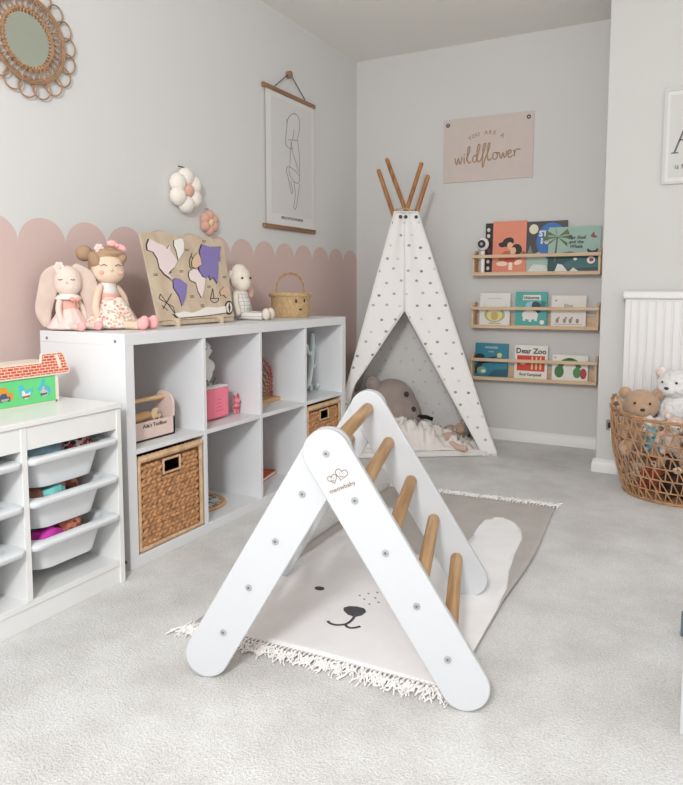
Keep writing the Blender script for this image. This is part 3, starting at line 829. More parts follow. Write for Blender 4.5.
conts = [('north_america', (232, 214, 214), [(75, 90), (110, 110), (150, 125), (168, 150), (185, 120), (188, 160), (210, 190), (225, 215), (205, 255), (180, 275), (168, 292), (195, 325), (150, 290), (125, 255), (115, 200), (95, 165), (65, 155), (62, 125)]),
 ('greenland', (236, 232, 226), [(215, 90), (245, 78), (262, 82), (270, 110), (265, 160), (235, 205), (225, 150), (212, 120)]),
 ('south_america', (134, 120, 176), [(200, 325), (215, 316), (240, 325), (278, 355), (270, 410), (245, 475), (230, 420), (200, 370)]),
 ('africa', (236, 218, 216), [(300, 275), (325, 262), (350, 270), (375, 310), (398, 320), (385, 390), (370, 430), (350, 390), (340, 345), (305, 330), (295, 300)]),
 ('europe', (220, 188, 160), [(320, 250), (318, 215), (330, 190), (355, 160), (368, 190), (375, 235), (340, 258)]),
 ('asia', (134, 120, 176), [(385, 110), (440, 125), (510, 120), (500, 160), (505, 210), (488, 220), (490, 250), (480, 345), (455, 310), (435, 325), (425, 300), (400, 320), (370, 290), (360, 250), (378, 235), (375, 200), (370, 150)]),
 ('australia', (216, 180, 150), [(500, 400), (530, 370), (550, 400), (545, 440), (525, 420), (505, 425)]),
 ('antarctica', (236, 230, 224), [(195, 520), (250, 510), (300, 520), (340, 512), (400, 490), (470, 497), (530, 490), (535, 530), (400, 540), (220, 545)])]
for nm, c, px in conts:
    uv = [zuv(*p) for p in px]
    pm = mat('painted_'+nm, c, .6, .02)
    pc = bprism(MB(), uv, .0012, .004).build('continent_piece', pm, t)
    pc['label'] = {'north_america': 'pale pink', 'greenland': 'white upright', 'south_america': 'lilac pointed', 'africa': 'pale pink central', 'europe': 'peach small', 'asia': 'large lilac', 'australia': 'small peach', 'antarctica': 'long white bottom'}[nm]+' map piece'
    un = [(p[0]-.012, p[1]-.006) for p in uv]
    cu = sum(p[0] for p in uv)/len(uv); cv = sum(p[1] for p in uv)/len(uv)
    grown = [(cu+(p[0]-cu)*1.05-.007, cv+(p[1]-cv)*1.05-.004) for p in uv]
    bprism(MB(), grown, 0, .0012).build('engraved_outline', M['ink'], pc)
mb = MB()
def bline(uv, r=.0016): mb.tube([buv(p[0], p[1], .001) for p in uv], r, 5)
bline([zuv(*p) for p in [(120, 405), (200, 520)]]); bline([zuv(*p) for p in [(185, 405), (130, 490)]]); bline([zuv(*p) for p in [(110, 430), (190, 480), (200, 520)]]); bline([zuv(*p) for p in [(120, 405), (110, 430)]]); bline([zuv(*p) for p in [(125, 470), (160, 500)]])
for px in ((290, 145), (250, 275), (100, 295), (310, 425), (535, 312), (425, 368), (375, 480), (400, 88)):
    for dz in (-4, 4): bline([zuv(px[0]-12, px[1]+dz), zuv(px[0]+12, px[1]+dz)], .0010)
bline([zuv(430+30+30*math.cos(a), 440+25*math.sin(a)) for a in [PI*k/8 for k in range(9)]]); bline([zuv(*p) for p in [(430, 440), (490, 440)]]); bline([zuv(*p) for p in [(450, 380), (432, 438)]]); bline([zuv(*p) for p in [(450, 380), (455, 438)]])
for q in ([(305, 245), (300, 215), (320, 165)], [(300, 240), (312, 260)], [(325, 200), (318, 185)], [(165, 290), (190, 280), (175, 272)], [(178, 170), (192, 190)], [(492, 160), (495, 200)]): bline([zuv(*p) for p in q], .002)
mb.build('engraved_marks', M['ink'], t)
cc = [(560+30*math.cos(2*PI*k/24), 500+42*math.sin(2*PI*k/24)) for k in range(24)]
c2 = [(560+22*math.cos(2*PI*k/24), 500+32*math.sin(2*PI*k/24)) for k in range(24)]
cp = bprism(MB(), [zuv(*p) for p in cc], 0, .003).build('compass', M['ink'], t)
bprism(MB(), [zuv(*p) for p in c2], .003, .001).build('compass_face', M['cream'], cp)
bprism(MB(), [zuv(*p) for p in [(560, 465), (568, 500), (560, 535), (552, 500)]], .004, .001).build('compass_needle', M['ink'], cp)
m = MB().box(.20, .315, .40, .41, TOP, TOP+.03).box(.20, .315, .66, .67, TOP, TOP+.03).box(.27, .30, .35, .75, TOP+.006, TOP+.020)
m.build('stand', M['ply'], t, bevel=.001)
MB().tube([(.15, .58, 1.0), (.06, .58, TOP+.003)], .005, 6).build('rear_prop', M['ply'], t)

# --- plush lamb / rabbit
t = thing('plush_rabbit', 'cream plush rabbit with drooping ears in checked dungarees beside the map board', 'soft toy', (.20, .93, TOP), R(12))
m = MB().ell((0, 0, .185), (.048, .048, .056)).ell((.018, 0, .165), (.040, .038, .040)).ell((-.004, 0, .215), (.036, .036, .034))
blob('head', m, M['lamb'], t, .0035)
for s, dz in ((1, 0), (-1, 0)):
    m = MB().tube(spl([(-.01, s*.036, .215), (-.014, s*.058, .18), (-.012, s*.064, .125)], 5), .012, 10, rs=None).ell((-.012, s*.064, .128), (.009, .019, .032), (R(s*10), 0, 0))
    blob('ear', m, M['lamb'] if s < 0 else M['lambear'], t, .0035)
m = MB().ell((.050, -.022, .186), (.003, .006, .005)).ell((.050, .022, .186), (.003, .006, .005)); m.build('eyes', M['ink'], t)
m = MB().ell((0, 0, .06), (.046, .052, .062)).ell((0, 0, .11), (.036, .044, .03))
blob('dungarees', m, M['check'], t, .0035)
for s in (1, -1):
    m = MB().tube(spl([(0, s*.040, .120), (.006, s*.060, .085), (.016, s*.060, .040)], 4), .0145, 10); m.ell((.016, s*.060, .036), .016)
    blob('arm', m, M['lamb'], t, .0035)
    m = MB().tube(spl([(.02, s*.026, .022), (.07, s*.026, .020), (.12, s*.026, .019)], 4), .019, 10)
    l = blob('leg', m, M['check'], t, .0035)
    m = MB().ell((.136, s*.027, .028), (.018, .020, .027)); blob('foot', m, M['lamb'], l, .0035)

turn(t, ('head', 'ear', 'eyes'), -30)
# --- round wicker basket with a woven handle
t = thing('handled_wicker_basket', 'small round straw basket with a looped handle and stitched face on the shelf top', 'basket', (.245, 1.275, TOP)); t.scale = (.64, .64, 1.0)
m = MB(); n = 60
for i in range(19):
    z = .004+.0058*i; rr = .140+.016*max(0, (z-.05)/.06)**1.5+.006*math.sin(z*40)
    if z < .02: rr *= .98
    pts = [((rr+.0022*math.sin(k*PI+(i % 2)*PI))*math.cos(2*PI*k/n), (rr+.0022*math.sin(k*PI+(i % 2)*PI))*math.sin(2*PI*k/n), z) for k in range(n)]
    m.tube(pts, .0036, 6, closed=True)
m.build('woven_body', M['seagrass'], t)
m = MB().lathe([(0, .002), (.138, .002), (.140, .006), (.148, .10), (.142, .104), (.134, .010), (0, .008)], n=40); m.build('inner_shell', M['seagrass'], t)
m = MB()
for j in range(3):
    pts = [((.155+.004*math.cos(j*2.1+k*.9))*math.cos(2*PI*k/72), (.155+.004*math.cos(j*2.1+k*.9))*math.sin(2*PI*k/72), .110+.006*math.sin(j*2.1+k*.9)) for k in range(72)]
    m.tube(pts, .0052, 6, closed=True)
m.build('braided_rim', M['seagrass'], t)
m = MB()
dv = Vector((.32, .94, 0)).normalized()
for j in range(2):
    pts = []
    for k in range(41):
        a = PI*k/40; p = dv*(-.135*math.cos(a)); zz = .115+.098*math.sin(a)**.75
        tw = k*.55+j*PI; pts.append((p.x+.004*math.cos(tw), p.y+.004*math.cos(tw)*.3, zz+.004*math.sin(tw)))
    m.tube(pts, .0038, 6)
m.build('handle', M['rattan2'], t)
m = MB(); fv = Vector((.80, -.60, 0)).normalized(); sv = Vector((.60, .80, 0))
Tf = frame((0, 0, 0), sv, (0, 0, 1))
for du, z, w, hh in ((-.01, .080, .010, .012), (.062, .082, .008, .012), (.024, .040, .014, .006)):
    an = du/.15; nv = (fv*math.cos(an)+sv*math.sin(an)); c = nv*.146; c.z = z
    m.box(-w/2*1.6, w/2*1.6, -hh/2*1.4, hh/2*1.4, -.001, .006, T=frame(c, sv*math.cos(an)-fv*math.sin(an), (0, 0, 1)))
m.build('stitched_face', M['ink'], t, bevel=.001)

# ------------------------------------------------------------------ things on the left wall
# rattan mirror
t = thing('rattan_mirror', 'round rattan mirror with a looped cane rim high on the left wall', 'mirror', (0.0, .040, 1.733))
m = MB()
m.tube([(.010, .096*math.cos(a), .096*math.sin(a)) for a in [2*PI*k/48 for k in range(48)]], .006, 6, closed=True)
for rr, r in ((.141, .0038), (.135, .0032)):
    m.tube([(.016, rr*math.cos(a), rr*math.sin(a)) for a in [2*PI*k/60 for k in range(60)]], r, 6, closed=True)
m.build('ring', M['rattan'], t)
m = MB()
for k in range(34):   # small coil between the rings
    a = 2*PI*k/34; c = (.119*math.cos(a), .119*math.sin(a)); e = circ(0, 0, .024, .0115, 14, rot=a)
    m.tube([(.014+.004*math.sin(j), c[0]+p[0], c[1]+p[1]) for j, p in enumerate(e)], .0022, 5, closed=True)
m.build('inner_coil', M['rattan'], t)
m = MB()
for k in range(18):   # large outer loops
    a = 2*PI*(k+.3)/18; c = (.157*math.cos(a), .157*math.sin(a)); e = circ(0, 0, .034, .0325, 20, rot=a)
    m.tube([(.012+.0035*math.sin(2*PI*j/20), c[0]+p[0], c[1]+p[1]) for j, p in enumerate(e)], .0028, 6, closed=True)
m.build('outer_loops', M['rattan'], t)
m = MB(); rnd = random.Random(2)
for k in range(44):   # bindings around the glass
    a = 2*PI*k/44
    m.tube([(.012, r*math.cos(a+rnd.uniform(-.02, .02)), r*math.sin(a)) for r in (.086, .094, .103)], .0035, 5)
m.build('binding', M['rattan2'], t)
MB().cyl((.002, 0, 0), (.008, 0, 0), .096, 48).build('mirror_glass', M['mirror'], t)
MB().cyl((0, 0, 0), (.003, 0, 0), .10, 32).build('backing', M['ply'], t)

# padded flowers
def flower(loc, rad, mp, mc, label, phase, name='padded_flower'):
    t = thing(name, label, 'wall decoration', loc)
    for k in range(6):
        a = 2*PI*(k+phase)/6; r = rad*.60
        MB().ell((rad*.28, r*math.cos(a), r*math.sin(a)), (rad*.33, rad*.42, rad*.43), (a, 0, 0), 20, 14).build('petal', mp, t)
    MB().ell((rad*.42, 0, 0), (rad*.22, rad*.30, rad*.30)).build('centre', mc, t)
    MB().box(0, .006, -rad*.2, rad*.2, rad*1.06, rad*1.09).build('hook', M['blackcloth'] if rad > .08 else M['inkgrey'], t, bevel=.001)
flower((.0, .785, 1.328), .096, M['flowerw'], M['flowerp'], 'large cream padded flower with a pink centre on the left wall', .5)
flower((.0, .952, 1.205), .058, M['flowerp'], M['gold'], 'small dusty pink padded flower below the cream one', .5)

# hanging line-art print
t = thing('hanging_print', 'line drawing print between two wooden bars hung on a peg', 'poster', (0, 0, 0))
for z in (1.936, 1.230): MB().box(.004, .018, 1.392, 1.906, z-.011, z+.011).build('wooden_bar', M['darkbar'], t, bevel=.0015)
MB().box(.009, .0105, 1.42, 1.90, 1.228, 1.943).build('sheet', M['paper'], t)
MB().box(.0105, .0110, 1.465, 1.87, 1.30, 1.90).build('tinted_field', M['paper_tint'], t)
MB().cyl((0, 1.640, 2.045), (.022, 1.640, 2.045), .018, 20).ell((.022, 1.640, 2.045), (.006, .019, .019)).build('peg', M['darkbar'], t)
MB().tube([(.012, 1.502, 1.952), (.016, 1.636, 2.05), (.016, 1.644, 2.05), (.012, 1.80, 1.952)], .0025, 6).build('string', M['ink'], t)
def pz(X, Y):
    y = 1.40+(X-28)/242*.518; tp = 90+(X-28)*.417; bt = 715+(X-40)*.143
    return (.0112, y, 1.943-(Y-tp)/(bt-tp)*.715)
m = MB()
for st in ([(128, 262), (135, 240), (147, 226), (165, 220), (183, 235), (189, 270), (184, 305), (175, 335)], [(162, 290), (158, 315), (155, 335)], [(125, 250), (130, 250), (127, 290), (122, 330), (125, 360), (150, 375), (158, 368)],
           [(135, 335), (178, 337)], [(178, 335), (186, 400), (187, 470), (186, 500)], [(148, 340), (143, 400), (141, 455)], [(150, 345), (150, 375), (165, 420), (182, 475)],
           [(125, 475), (128, 455), (142, 455), (165, 470), (186, 495), (182, 525), (160, 518), (142, 490), (136, 460)], [(125, 475), (135, 510), (146, 568), (152, 560), (145, 515)], [(160, 520), (166, 580), (158, 632), (168, 638), (178, 590), (186, 530)]):
    m.tube(spl([pz(*p) for p in st], 4), .0016, 5)
m.build('line_drawing', M['inkgrey'], t)
text('HELLO LITTLE WONDER', .020, M['inkgrey'], t, frame((.0112, 1.665, 1.283), (0, 1, 0), (0, 0, 1)), bold=.0004)

# banner on the back wall
t = thing('hanging_banner', 'beige canvas banner reading you are a wildflower', 'banner', (.864, YB, 1.727))
bw, bh = .270, .186
MB().box(-bw, bw, -.006, -.002, -bh, bh).build('cloth', M['banner'], t, bevel=.001)
Tb = frame((0, -.0062, 0), (1, 0, 0), (0, 0, 1))
for x in (-bw+.026, bw-.030):
    m = MB().tube([(x+.0085*math.cos(a), -.007, bh-.032+.0085*math.sin(a)) for a in [2*PI*k/20 for k in range(20)]], .0035, 6, closed=True)
    g = m.build('eyelet', M['black'], t)
    MB().cyl((x, -.001, bh-.032), (x, -.008, bh-.032), .0055, 14).build('pin', M['metal'], g)
arc = 'YOU ARE A'
for i, ch in enumerate(arc):
    if ch == ' ': continue
    a = R(90+29-58*i/(len(arc)-1)*1.0); rr = .20
    p = (-.008+rr*math.cos(a), -.150+.028+rr*math.sin(a)+.012)
    text(ch, .032, M['brownink'], t, Tb @ Matrix.Translation((p[0], p[1], 0)) @ Matrix.Rotation(a-PI/2, 4, 'Z'), bold=.0007)
# script word: hand-drawn strokes in a 0..560 x 0..160 field (x right, y up)
scr = [[(0, 62), (8, 20), (18, 6), (30, 55), (42, 8), (54, 22), (62, 66)], [(80, 58), (82, 12), (90, 6)], [(98, 30), (122, 90), (128, 138), (116, 140), (108, 90), (108, 30), (122, 4), (140, 14)],
       [(190, 42), (174, 62), (154, 40), (160, 10), (182, 12), (200, 70), (214, 140), (200, 146), (190, 90), (192, 24), (206, 4), (222, 12)],
       [(222, 12), (246, 80), (262, 140), (250, 150), (240, 110), (238, 30), (236, -40), (244, -40), (256, 10), (262, 36)], [(262, 30), (288, 90), (298, 140), (286, 146), (278, 90), (280, 24), (296, 4), (314, 20)],
       [(352, 60), (330, 58), (322, 30), (334, 6), (354, 10), (362, 38), (350, 60), (376, 50)], [(376, 60), (384, 18), (394, 6), (406, 50), (418, 10), (430, 24), (438, 64)],
       [(444, 30), (468, 40), (472, 58), (458, 64), (446, 40), (452, 10), (470, 4), (486, 18)], [(492, 60), (500, 40), (500, 4)], [(500, 34), (514, 60), (532, 62), (548, 56)]]
m = MB()
for st in scr:
    m.tube(spl([Tb @ Vector(((p[0]-275)*.00072, (p[1]-45)*.00068-.054+p[0]*.00004, .0006)) for p in st], 5), .0036, 6)
m.ell(Tb @ Vector(((82-275)*.00072, (86-45)*.00068-.054, .0006)), .0040)
m.build('script_word', M['brownink'], t)

# framed print on the right wall (partly outside the photo)
t = thing('framed_letter_print', 'pale framed print with a large grey letter at the right edge of the photo', 'picture', (1.84, YR, 1.60))
FW, FZ = .30, .215
MB().box(0, FW, -.004, -.0, -FZ, FZ).build('backing', M['paper'], t)
for a in ((0, .012, -FZ, FZ), (FW-.012, FW, -FZ, FZ), (.012, FW-.012, -FZ, -FZ+.012), (.012, FW-.012, FZ-.012, FZ)):
    MB().box(a[0], a[1], -.010, 0, a[2], a[3]).build('frame_bar', M['wall'], t, bevel=.001)
MB().box(.026, FW-.026, -.0055, -.004, -FZ+.03, FZ-.03).build('sheet', M['wall'], t)
Tp = frame((0, -.0056, 0), (1, 0, 0), (0, 0, 1))
m = MB().prism([(.036, -.078), (.066, -.078), (.066, -.073), (.055, -.071), (.108, .078), (.100, .078), (.046, -.071), (.036, -.073)], Tp, .0005)
m.prism([(.108, .078), (.138, -.071), (.125, -.073), (.125, -.078), (.175, -.078), (.175, -.073), (.160, -.071), (.122, .078)], Tp, .0005).prism([(.066, -.022), (.126, -.022), (.125, -.015), (.069, -.015)], Tp, .0005)
m.build('large_letter', M['inkgrey'], t)
text('is for adventure', .032, M['ink'], t, Tp @ Matrix.Translation((.052, -.138, 0)), align='LEFT')

# ------------------------------------------------------------------ wall book ledges
def ledge(z0, zr, dz, label, x0=.812, x1=1.530):
    """z0 underside at left, zr rail centre height, dz rise of right end over left"""
    t = thing('book_ledge', label, 'wall shelf', (x0, YB, z0), 0, 'wooden book ledges on the back wall')
    t.rotation_euler = (0, -math.atan2(dz, x1-x0), 0)
    W = x1-x0; D = .088
    MB().box(0, W, -D, 0, 0, .014).build('bottom_board', M['pine'], t, bevel=.0015)
    MB().box(.012, W-.012, -.008, 0, .014, .075).build('back_board', M['pine'], t, bevel=.001)
    for x in (0, W-.012):
        hh = zr-z0+.036
        MB().prism([(-D, 0), (0, 0), (0, hh), (-D*.45, hh), (-D, zr-z0+.004)], frame((x+0, 0, 0), (0, 1, 0), (0, 0, 1)), .012).build('end_board', M['pine'], t, bevel=.0015)
    MB().box(-.004, W+.004, -D-.010, -D, zr-z0-.009, zr-z0+.010).build('front_rail', M['pine'], t, bevel=.003)
    for x in (.006, W-.006): MB().cyl((x, -D-.0115, zr-z0), (x, -D-.009, zr-z0), .0035, 10).build('screw', M['metal'], t)
    MB().box(0, W, -D-.004, -D, 0, .020).build('front_lip', M['pine'], t, bevel=.001)
ledge(.980, 1.090, .003, 'topmost pale wooden book ledge, holding the coral and green books')
ledge(.672, .788, .006, 'middle pale wooden book ledge, holding white and teal books')
ledge(.365, .484, .010, 'lowest pale wooden book ledge, holding the red and white book')

def book(x0, x1, z0, z1, yb, th, cover, label, group, lean=3, name='picture_book'):
    """book standing with its cover facing the room; yb = y of its back bottom edge"""
    t = thing(name, label, 'book', ((x0+x1)/2, yb, z0), 0, group)
    t.rotation_euler = (R(-lean), 0, 0)
    w = (x1-x0)/2; h = z1-z0
    MB().box(-w+.003, w-.003, -th+.0015, -.0015, .002, h-.002).build('pages', M['paper'], t)
    cm = cover if not isinstance(cover, tuple) else mat('cover_paper', cover, .45, .04, 12)
    m = MB().box(-w, w, -th-.0015, -th+.0018, 0, h).box(-w, w, -.0018, .0015, 0, h).box(-w, -w+.003, -th, 0, 0, h)
    m.build('cover', cm, t)
    return t, frame((0, -th-.0016, 0), (1, 0, 0), (0, 0, 1)), w, h
def art(t, T, polys, name='cover_picture'):
    cols_ = []; mb = MB(); mats = []
    for i, (c, pts) in enumerate(polys):
        if c not in cols_: cols_.append(c); mats.append(mat('printed_ink', c, .5, .03))
        mb.prism(pts, T @ Matrix.Translation((0, 0, .0002*i)), .0005, cols_.index(c))
    return mb.build(name, mats, t, smooth=False)
g1 = 'picture books on the wall ledges'
zb = .994
# top ledge
t, T, w, h = book(.868, 1.02, zb, 1.288, 2.452, .012, (34, 32, 36), 'dark book with pale spine lettering, mostly hidden behind the coral book', g1, 1.5)
art(t, T, [((214, 206, 196), circ(-w+.018, zz, .010, .012, 10)) for zz in (.03, .07, .22, .255)]+[((120, 60, 60), circ(-w+.018, .14, .012, .02, 8))])
t, T, w, h = book(.915, 1.112, zb, 1.296, 2.436, .010, (222, 136, 110), 'coral picture book with two dark-haired figures on the top ledge', g1, 3)
art(t, T, [((186, 96, 72), [(-.06, .06), (.075, .06), (.06, .12), (-.02, .13), (-.06, .10)]),
           ((36, 28, 30), circ(-.008, .180, .036, .026, rot=.4)), ((36, 28, 30), circ(-.044, .165, .020, .014, rot=-.3)), ((232, 178, 146), circ(.006, .158, .018, .022, rot=.3)),
           ((36, 28, 30), circ(.045, .137, .030, .032, rot=.6)), ((232, 178, 146), circ(.024, .128, .017, .022, rot=-.2)),
           ((240, 214, 190), circ(-.040, .055, .034, .014)), ((240, 214, 190), circ(.055, .062, .024, .014, rot=.3)), ((190, 70, 60), [(-.03, .07), (.035, .07), (.03, .095), (-.02, .095)]), ((244, 222, 200), [(.0, .018), (.022, .018), (.022, .062), (.0, .062)]), ((150, 96, 70), circ(.085, .115, .012, .012))])
t, T, w, h = book(1.108, 1.338, zb, 1.288, 2.450, .012, (66, 60, 66), 'dark and blue night-sky book with white title between coral and green books', g1, 1.5)
art(t, T, [((50, 110, 178), circ(.030, .180, .085, .105, 20)), ((220, 214, 186), circ(-.072, .250, .026, .028)), ((104, 132, 120), [(-.11, .10), (-.09, .16), (-.07, .10)]), ((168, 190, 178), [(-.115, .0), (.02, .0), (.02, .07), (-.04, .12), (-.115, .09)]), ((214, 220, 214), [(-.105, .008), (.02, .008), (.0, .045), (-.07, .05)])])
for s, zz in (('STICK', .222), ('MAN', .180)):
    text(s, .044, M['paper'], t, T @ Matrix.Translation((.018, zz, .001)), name='cover_title', bold=.0022)
t, T, w, h = book(1.238, 1.520, zb, 1.250, 2.428, .010, (150, 178, 166), 'wide green seaside book with a palm tree at the right of the top ledge', g1, 4)
art(t, T, [((34, 74, 76), [(-.141, 0), (.141, 0), (.141, .115), (.06, .10), (-.02, .118), (-.141, .10)]), ((52, 104, 104), [(-.06, .02), (.141, .03), (.141, .07), (.02, .085), (-.05, .055)]),
           ((100, 92, 66), [(-.108, .06), (-.098, .06), (-.088, .20), (-.096, .20)])]+
          [((86, 112, 62), [(-.09, .200), (-.09+.075*math.cos(a)-.008*math.sin(a), .200+.055*math.sin(a)+.010), (-.09+.085*math.cos(a), .200+.05*math.sin(a)-.018), (-.09+.04*math.cos(a), .200+.028*math.sin(a)-.006)]) for a in (0, .7, 1.7, 2.5, 3.2, 3.9, 5.4, 4.6)]+
          [((30, 32, 34), circ(.100, .130, .030, .030, 14, R(190), R(350))+circ(.100, .138, .024, .018, 14, R(350), R(190))), ((232, 226, 220), circ(.094, .068, .022, .020)), ((150, 60, 60), circ(.096, .070, .012, .010)), ((150, 60, 70), [(.085, .200), (.104, .225), (.108, .205), (.125, .195), (.105, .190)]),
           ((224, 228, 224), [(-.10, .008), (-.03, .008), (-.06, .045), (-.085, .05)]), ((224, 228, 224), [(-.02, .008), (.03, .008), (.0, .028)]), ((224, 228, 224), circ(.01, .075, .010, .008))])
for s, xx, zz in (('The Snail', .012, .195), ('and the', .010, .170), ('Whale', .010, .145)):
    text(s, .026, M['rugink'], t, T @ Matrix.Translation((xx, zz, .003)), name='cover_title', shear=.3, bold=.0004)
# small camera with stand on the ledge
t = thing('baby_monitor_camera', 'small white round monitor camera with black lens at the left of the top ledge', 'camera', (.868, 2.392, zb))
m = MB().tube([(0, 0, 0), (0, 0, .006)], .024, 20).tube([(0, 0, .006), (0, 0, .13)], .010, 12, rs=[.012, .014]); m.build('stand', M['trim'], t, bevel=.001)
MB().ell((0, 0, .170), (.036, .026, .038), (0, 0, 0), 28, 18).build('head', M['trim'], t)
m = MB().cyl((0, -.020, .170), (.0, -.029, .170), .023, 28); l = m.build('lens', M['black'], t, bevel=.002)
MB().cyl((0, -.029, .170), (0, -.0305, .170), .009, 18).build('lens_glass', M['chrome'], l)
# middle ledge
zb = .688
t, T, w, h = book(.848, 1.029, zb, .878, 2.424, .009, (222, 221, 216), 'pale book with a green and yellow wreath at the left of the middle ledge', g1, 4)
art(t, T, [((196, 206, 196), circ(0, .108, .070, .055, 20, 0, PI)+circ(0, .108, .060, .046, 20, PI, 0)), ((168, 176, 120), circ(0, .062, .062, .044, 20)), ((222, 208, 140), circ(0, .060, .046, .036, 20)), ((196, 168, 110), circ(0, .055, .022, .026, 16)), ((222, 221, 216), circ(0, .120, .063, .042, 20)),
           ((176, 192, 190), [(-.04, .156), (.04, .156), (.04, .159), (-.04, .159)]), ((120, 130, 124), [(-.035, .010), (.035, .010), (.035, .014), (-.035, .014)])])
t, T, w, h = book(1.060, 1.242, zb, .886, 2.426, .010, (72, 164, 156), 'teal picture book with a white animal in the middle of the middle ledge', g1, 4)
art(t, T, [((226, 220, 210), [(-.05, .150), (.055, .150), (.052, .180), (-.046, .180)]), ((150, 196, 210), circ(-.002, .118, .030, .024)), ((40, 60, 84), circ(.032, .110, .026, .036, rot=.5)), ((48, 120, 118), [(.045, .09), (.07, .09), (.085, .14), (.06, .15)]), ((224, 222, 216), circ(-.005, .065, .046, .028)), ((224, 222, 216), [(-.045, .03), (-.03, .03), (-.028, .07), (-.045, .07)]), ((224, 222, 216), [(-.01, .025), (.005, .025), (.005, .07), (-.01, .07)]), ((224, 222, 216), [(.022, .03), (.036, .03), (.040, .07), (.022, .07)]), ((232, 228, 220), circ(.065, .024, .013))])
text('Unicorns', .024, M['rugink'], t, T @ Matrix.Translation((0, .164, .0022)), name='cover_title', bold=.0006)
t, T, w, h = book(1.266, 1.456, zb, .866, 2.424, .009, (224, 218, 210), 'cream book with a row of small sketched animals at the right of the middle ledge', g1, 4)
art(t, T, [((150, 132, 120), circ(x, .036, .009, .014, 10)) for x in (-.06, -.02, .012, .05)]+[((170, 150, 130), circ(x, .052, .006, .008, 8)) for x in (-.052, -.012, .02)]+[((120, 110, 104), circ(-.07, .15, .005, .005, 8)), ((120, 110, 104), circ(-.07, .10, .005, .005, 8)), ((150, 140, 132), [(-.075, .015), (.075, .015), (.075, .017), (-.075, .017)])])
text('Eliot', .026, M['inkgrey'], t, T @ Matrix.Translation((0, .120, .001)), name='cover_title')
# lowest ledge
zb = .382
t, T, w, h = book(.824, 1.022, zb, .580, 2.424, .009, (44, 124, 146), 'deep teal book with dark leaves at the left of the lowest ledge', g1, 4)
art(t, T, [((22, 44, 56), [(-.099, .06), (-.06, .10), (.04, .125), (-.01, .085), (-.05, .075), (-.08, .02), (-.099, .01)]), ((20, 40, 50), circ(-.070, .115, .03, .02)), ((120, 160, 130), circ(-.055, .035, .030, .022)), ((212, 222, 214), circ(-.045, .030, .014, .010)), ((206, 206, 140), circ(.050, .128, .015, .015)), ((30, 90, 110), [(-.02, 0), (.099, 0), (.099, .05), (.02, .04)])])
for s, zz, q in (('WANDER', .172, .018), ('stories', .148, .012)): text(s, q, M['paper'], t, T @ Matrix.Translation((.0, zz, .0015)), name='cover_title')
t, T, w, h = book(1.063, 1.252, zb, .576, 2.426, .010, (226, 222, 212), 'white book titled Dear Zoo with a red panel on the lowest ledge', g1, 4)
art(t, T, [((204, 60, 44), [(-.080, .045), (.080, .045), (.080, .135), (-.080, .135)])]+[((232, 196, 140), [(x, .055), (x+.011, .055), (x+.010, .130), (x+.002, .128)]) for x in (.002, .026, .050)]+[((226, 190, 140), circ(-.045, .092, .016, .012))])
text('Dear Zoo', .043, M['rugink'], t, T @ Matrix.Translation((0, .160, .0015)), name='cover_title', bold=.0010)
text('Rod Campbell', .022, M['rugink'], t, T @ Matrix.Translation((0, .024, .0015)), name='cover_author', bold=.0004)
t, T, w, h = book(1.280, 1.476, zb, .530, 2.424, .009, (228, 224, 216), 'white board book with green and red shapes at the right of the lowest ledge', g1, 4)
art(t, T, [((66, 128, 66), circ(-.002, .076, .064, .056, 20, 0, PI)+circ(-.002, .076, .036, .030, 20, PI, 0)), ((58, 116, 62), circ(-.058, .052, .026, .034)), ((74, 140, 74), circ(.040, .050, .022, .030)), ((170, 50, 56), circ(.074, .046, .018, .030)), ((40, 60, 44), circ(-.002, .126, .020, .006)), ((90, 84, 84), circ(-.082, .132, .004, .004, 8))])
text('Little Green', .010, M['inkgrey'], t, T @ Matrix.Translation((.02, .137, .0015)), name='cover_title') if False else None

# ------------------------------------------------------------------ climbing triangle
A2 = Vector((.956, .293, 0)).normalized(); N2 = Vector((-A2.y, A2.x, 0)); O2 = Vector((1.355, -.29, .0008))
t = thing('climbing_triangle', 'white wooden climbing triangle with oak rungs standing on the bear rug', 'climbing frame', O2, math.atan2(A2.y, A2.x))
BR = .053; AP = (-.014, .552); FT = (.298, .053)
def stadium(a, b, r, n=18):
    a = Vector(a); b = Vector(b); an = math.atan2(b.y-a.y, b.x-a.x)
    return circ(b.x, b.y, r, None, n, an-PI/2, an+PI/2)+circ(a.x, a.y, r, None, n, an+PI/2, an+3*PI/2)
RB = [(.0495, .452), (.1165, .340), (.185, .227), (.253, .114)]; LB = [(-.073, .453), (-.136, .340), (-.200, .227), (-.263, .114)]
def side(s, off, out):
    b = MB().prism(stadium((AP[0], AP[1]), (s*FT[0]+AP[0]*.5, FT[1]), BR), frame((0, off+.020, 0), (1, 0, 0), (0, 0, 1)), .020).build('side_board', M['board'], t, bevel=.003)
    pts = (RB+[AP]) if s > 0 else LB
    if out:
        for p in pts:
            yy = off if out < 0 else off+.020
            m = MB().cyl((p[0], yy-.0005*out*-1, p[1]), (p[0], yy+.0022*out, p[1]), .0078, 20).tube([(p[0]+.0055*math.cos(a), yy+.0022*out, p[1]+.0055*math.sin(a)) for a in [2*PI*k/16 for k in range(16)]], .0012, 6, closed=True)
            q = m.build('bolt', M['metal'], b)
            MB().cyl((p[0], yy+.0018*out, p[1]), (p[0], yy+.0027*out, p[1]), .003, 6).build('hex_socket', M['inkgrey'], q)
    return b
fr = side(1, 0, -1); side(-1, .0202, -1); side(1, .5598, 0); side(-1, .580, 1)
for p in [AP]+RB:
    MB().cyl((p[0], .0195 if p is not AP else .041, p[1]), (p[0], .5602, p[1]), .0175, 24).build('rung', M['rung'], t)
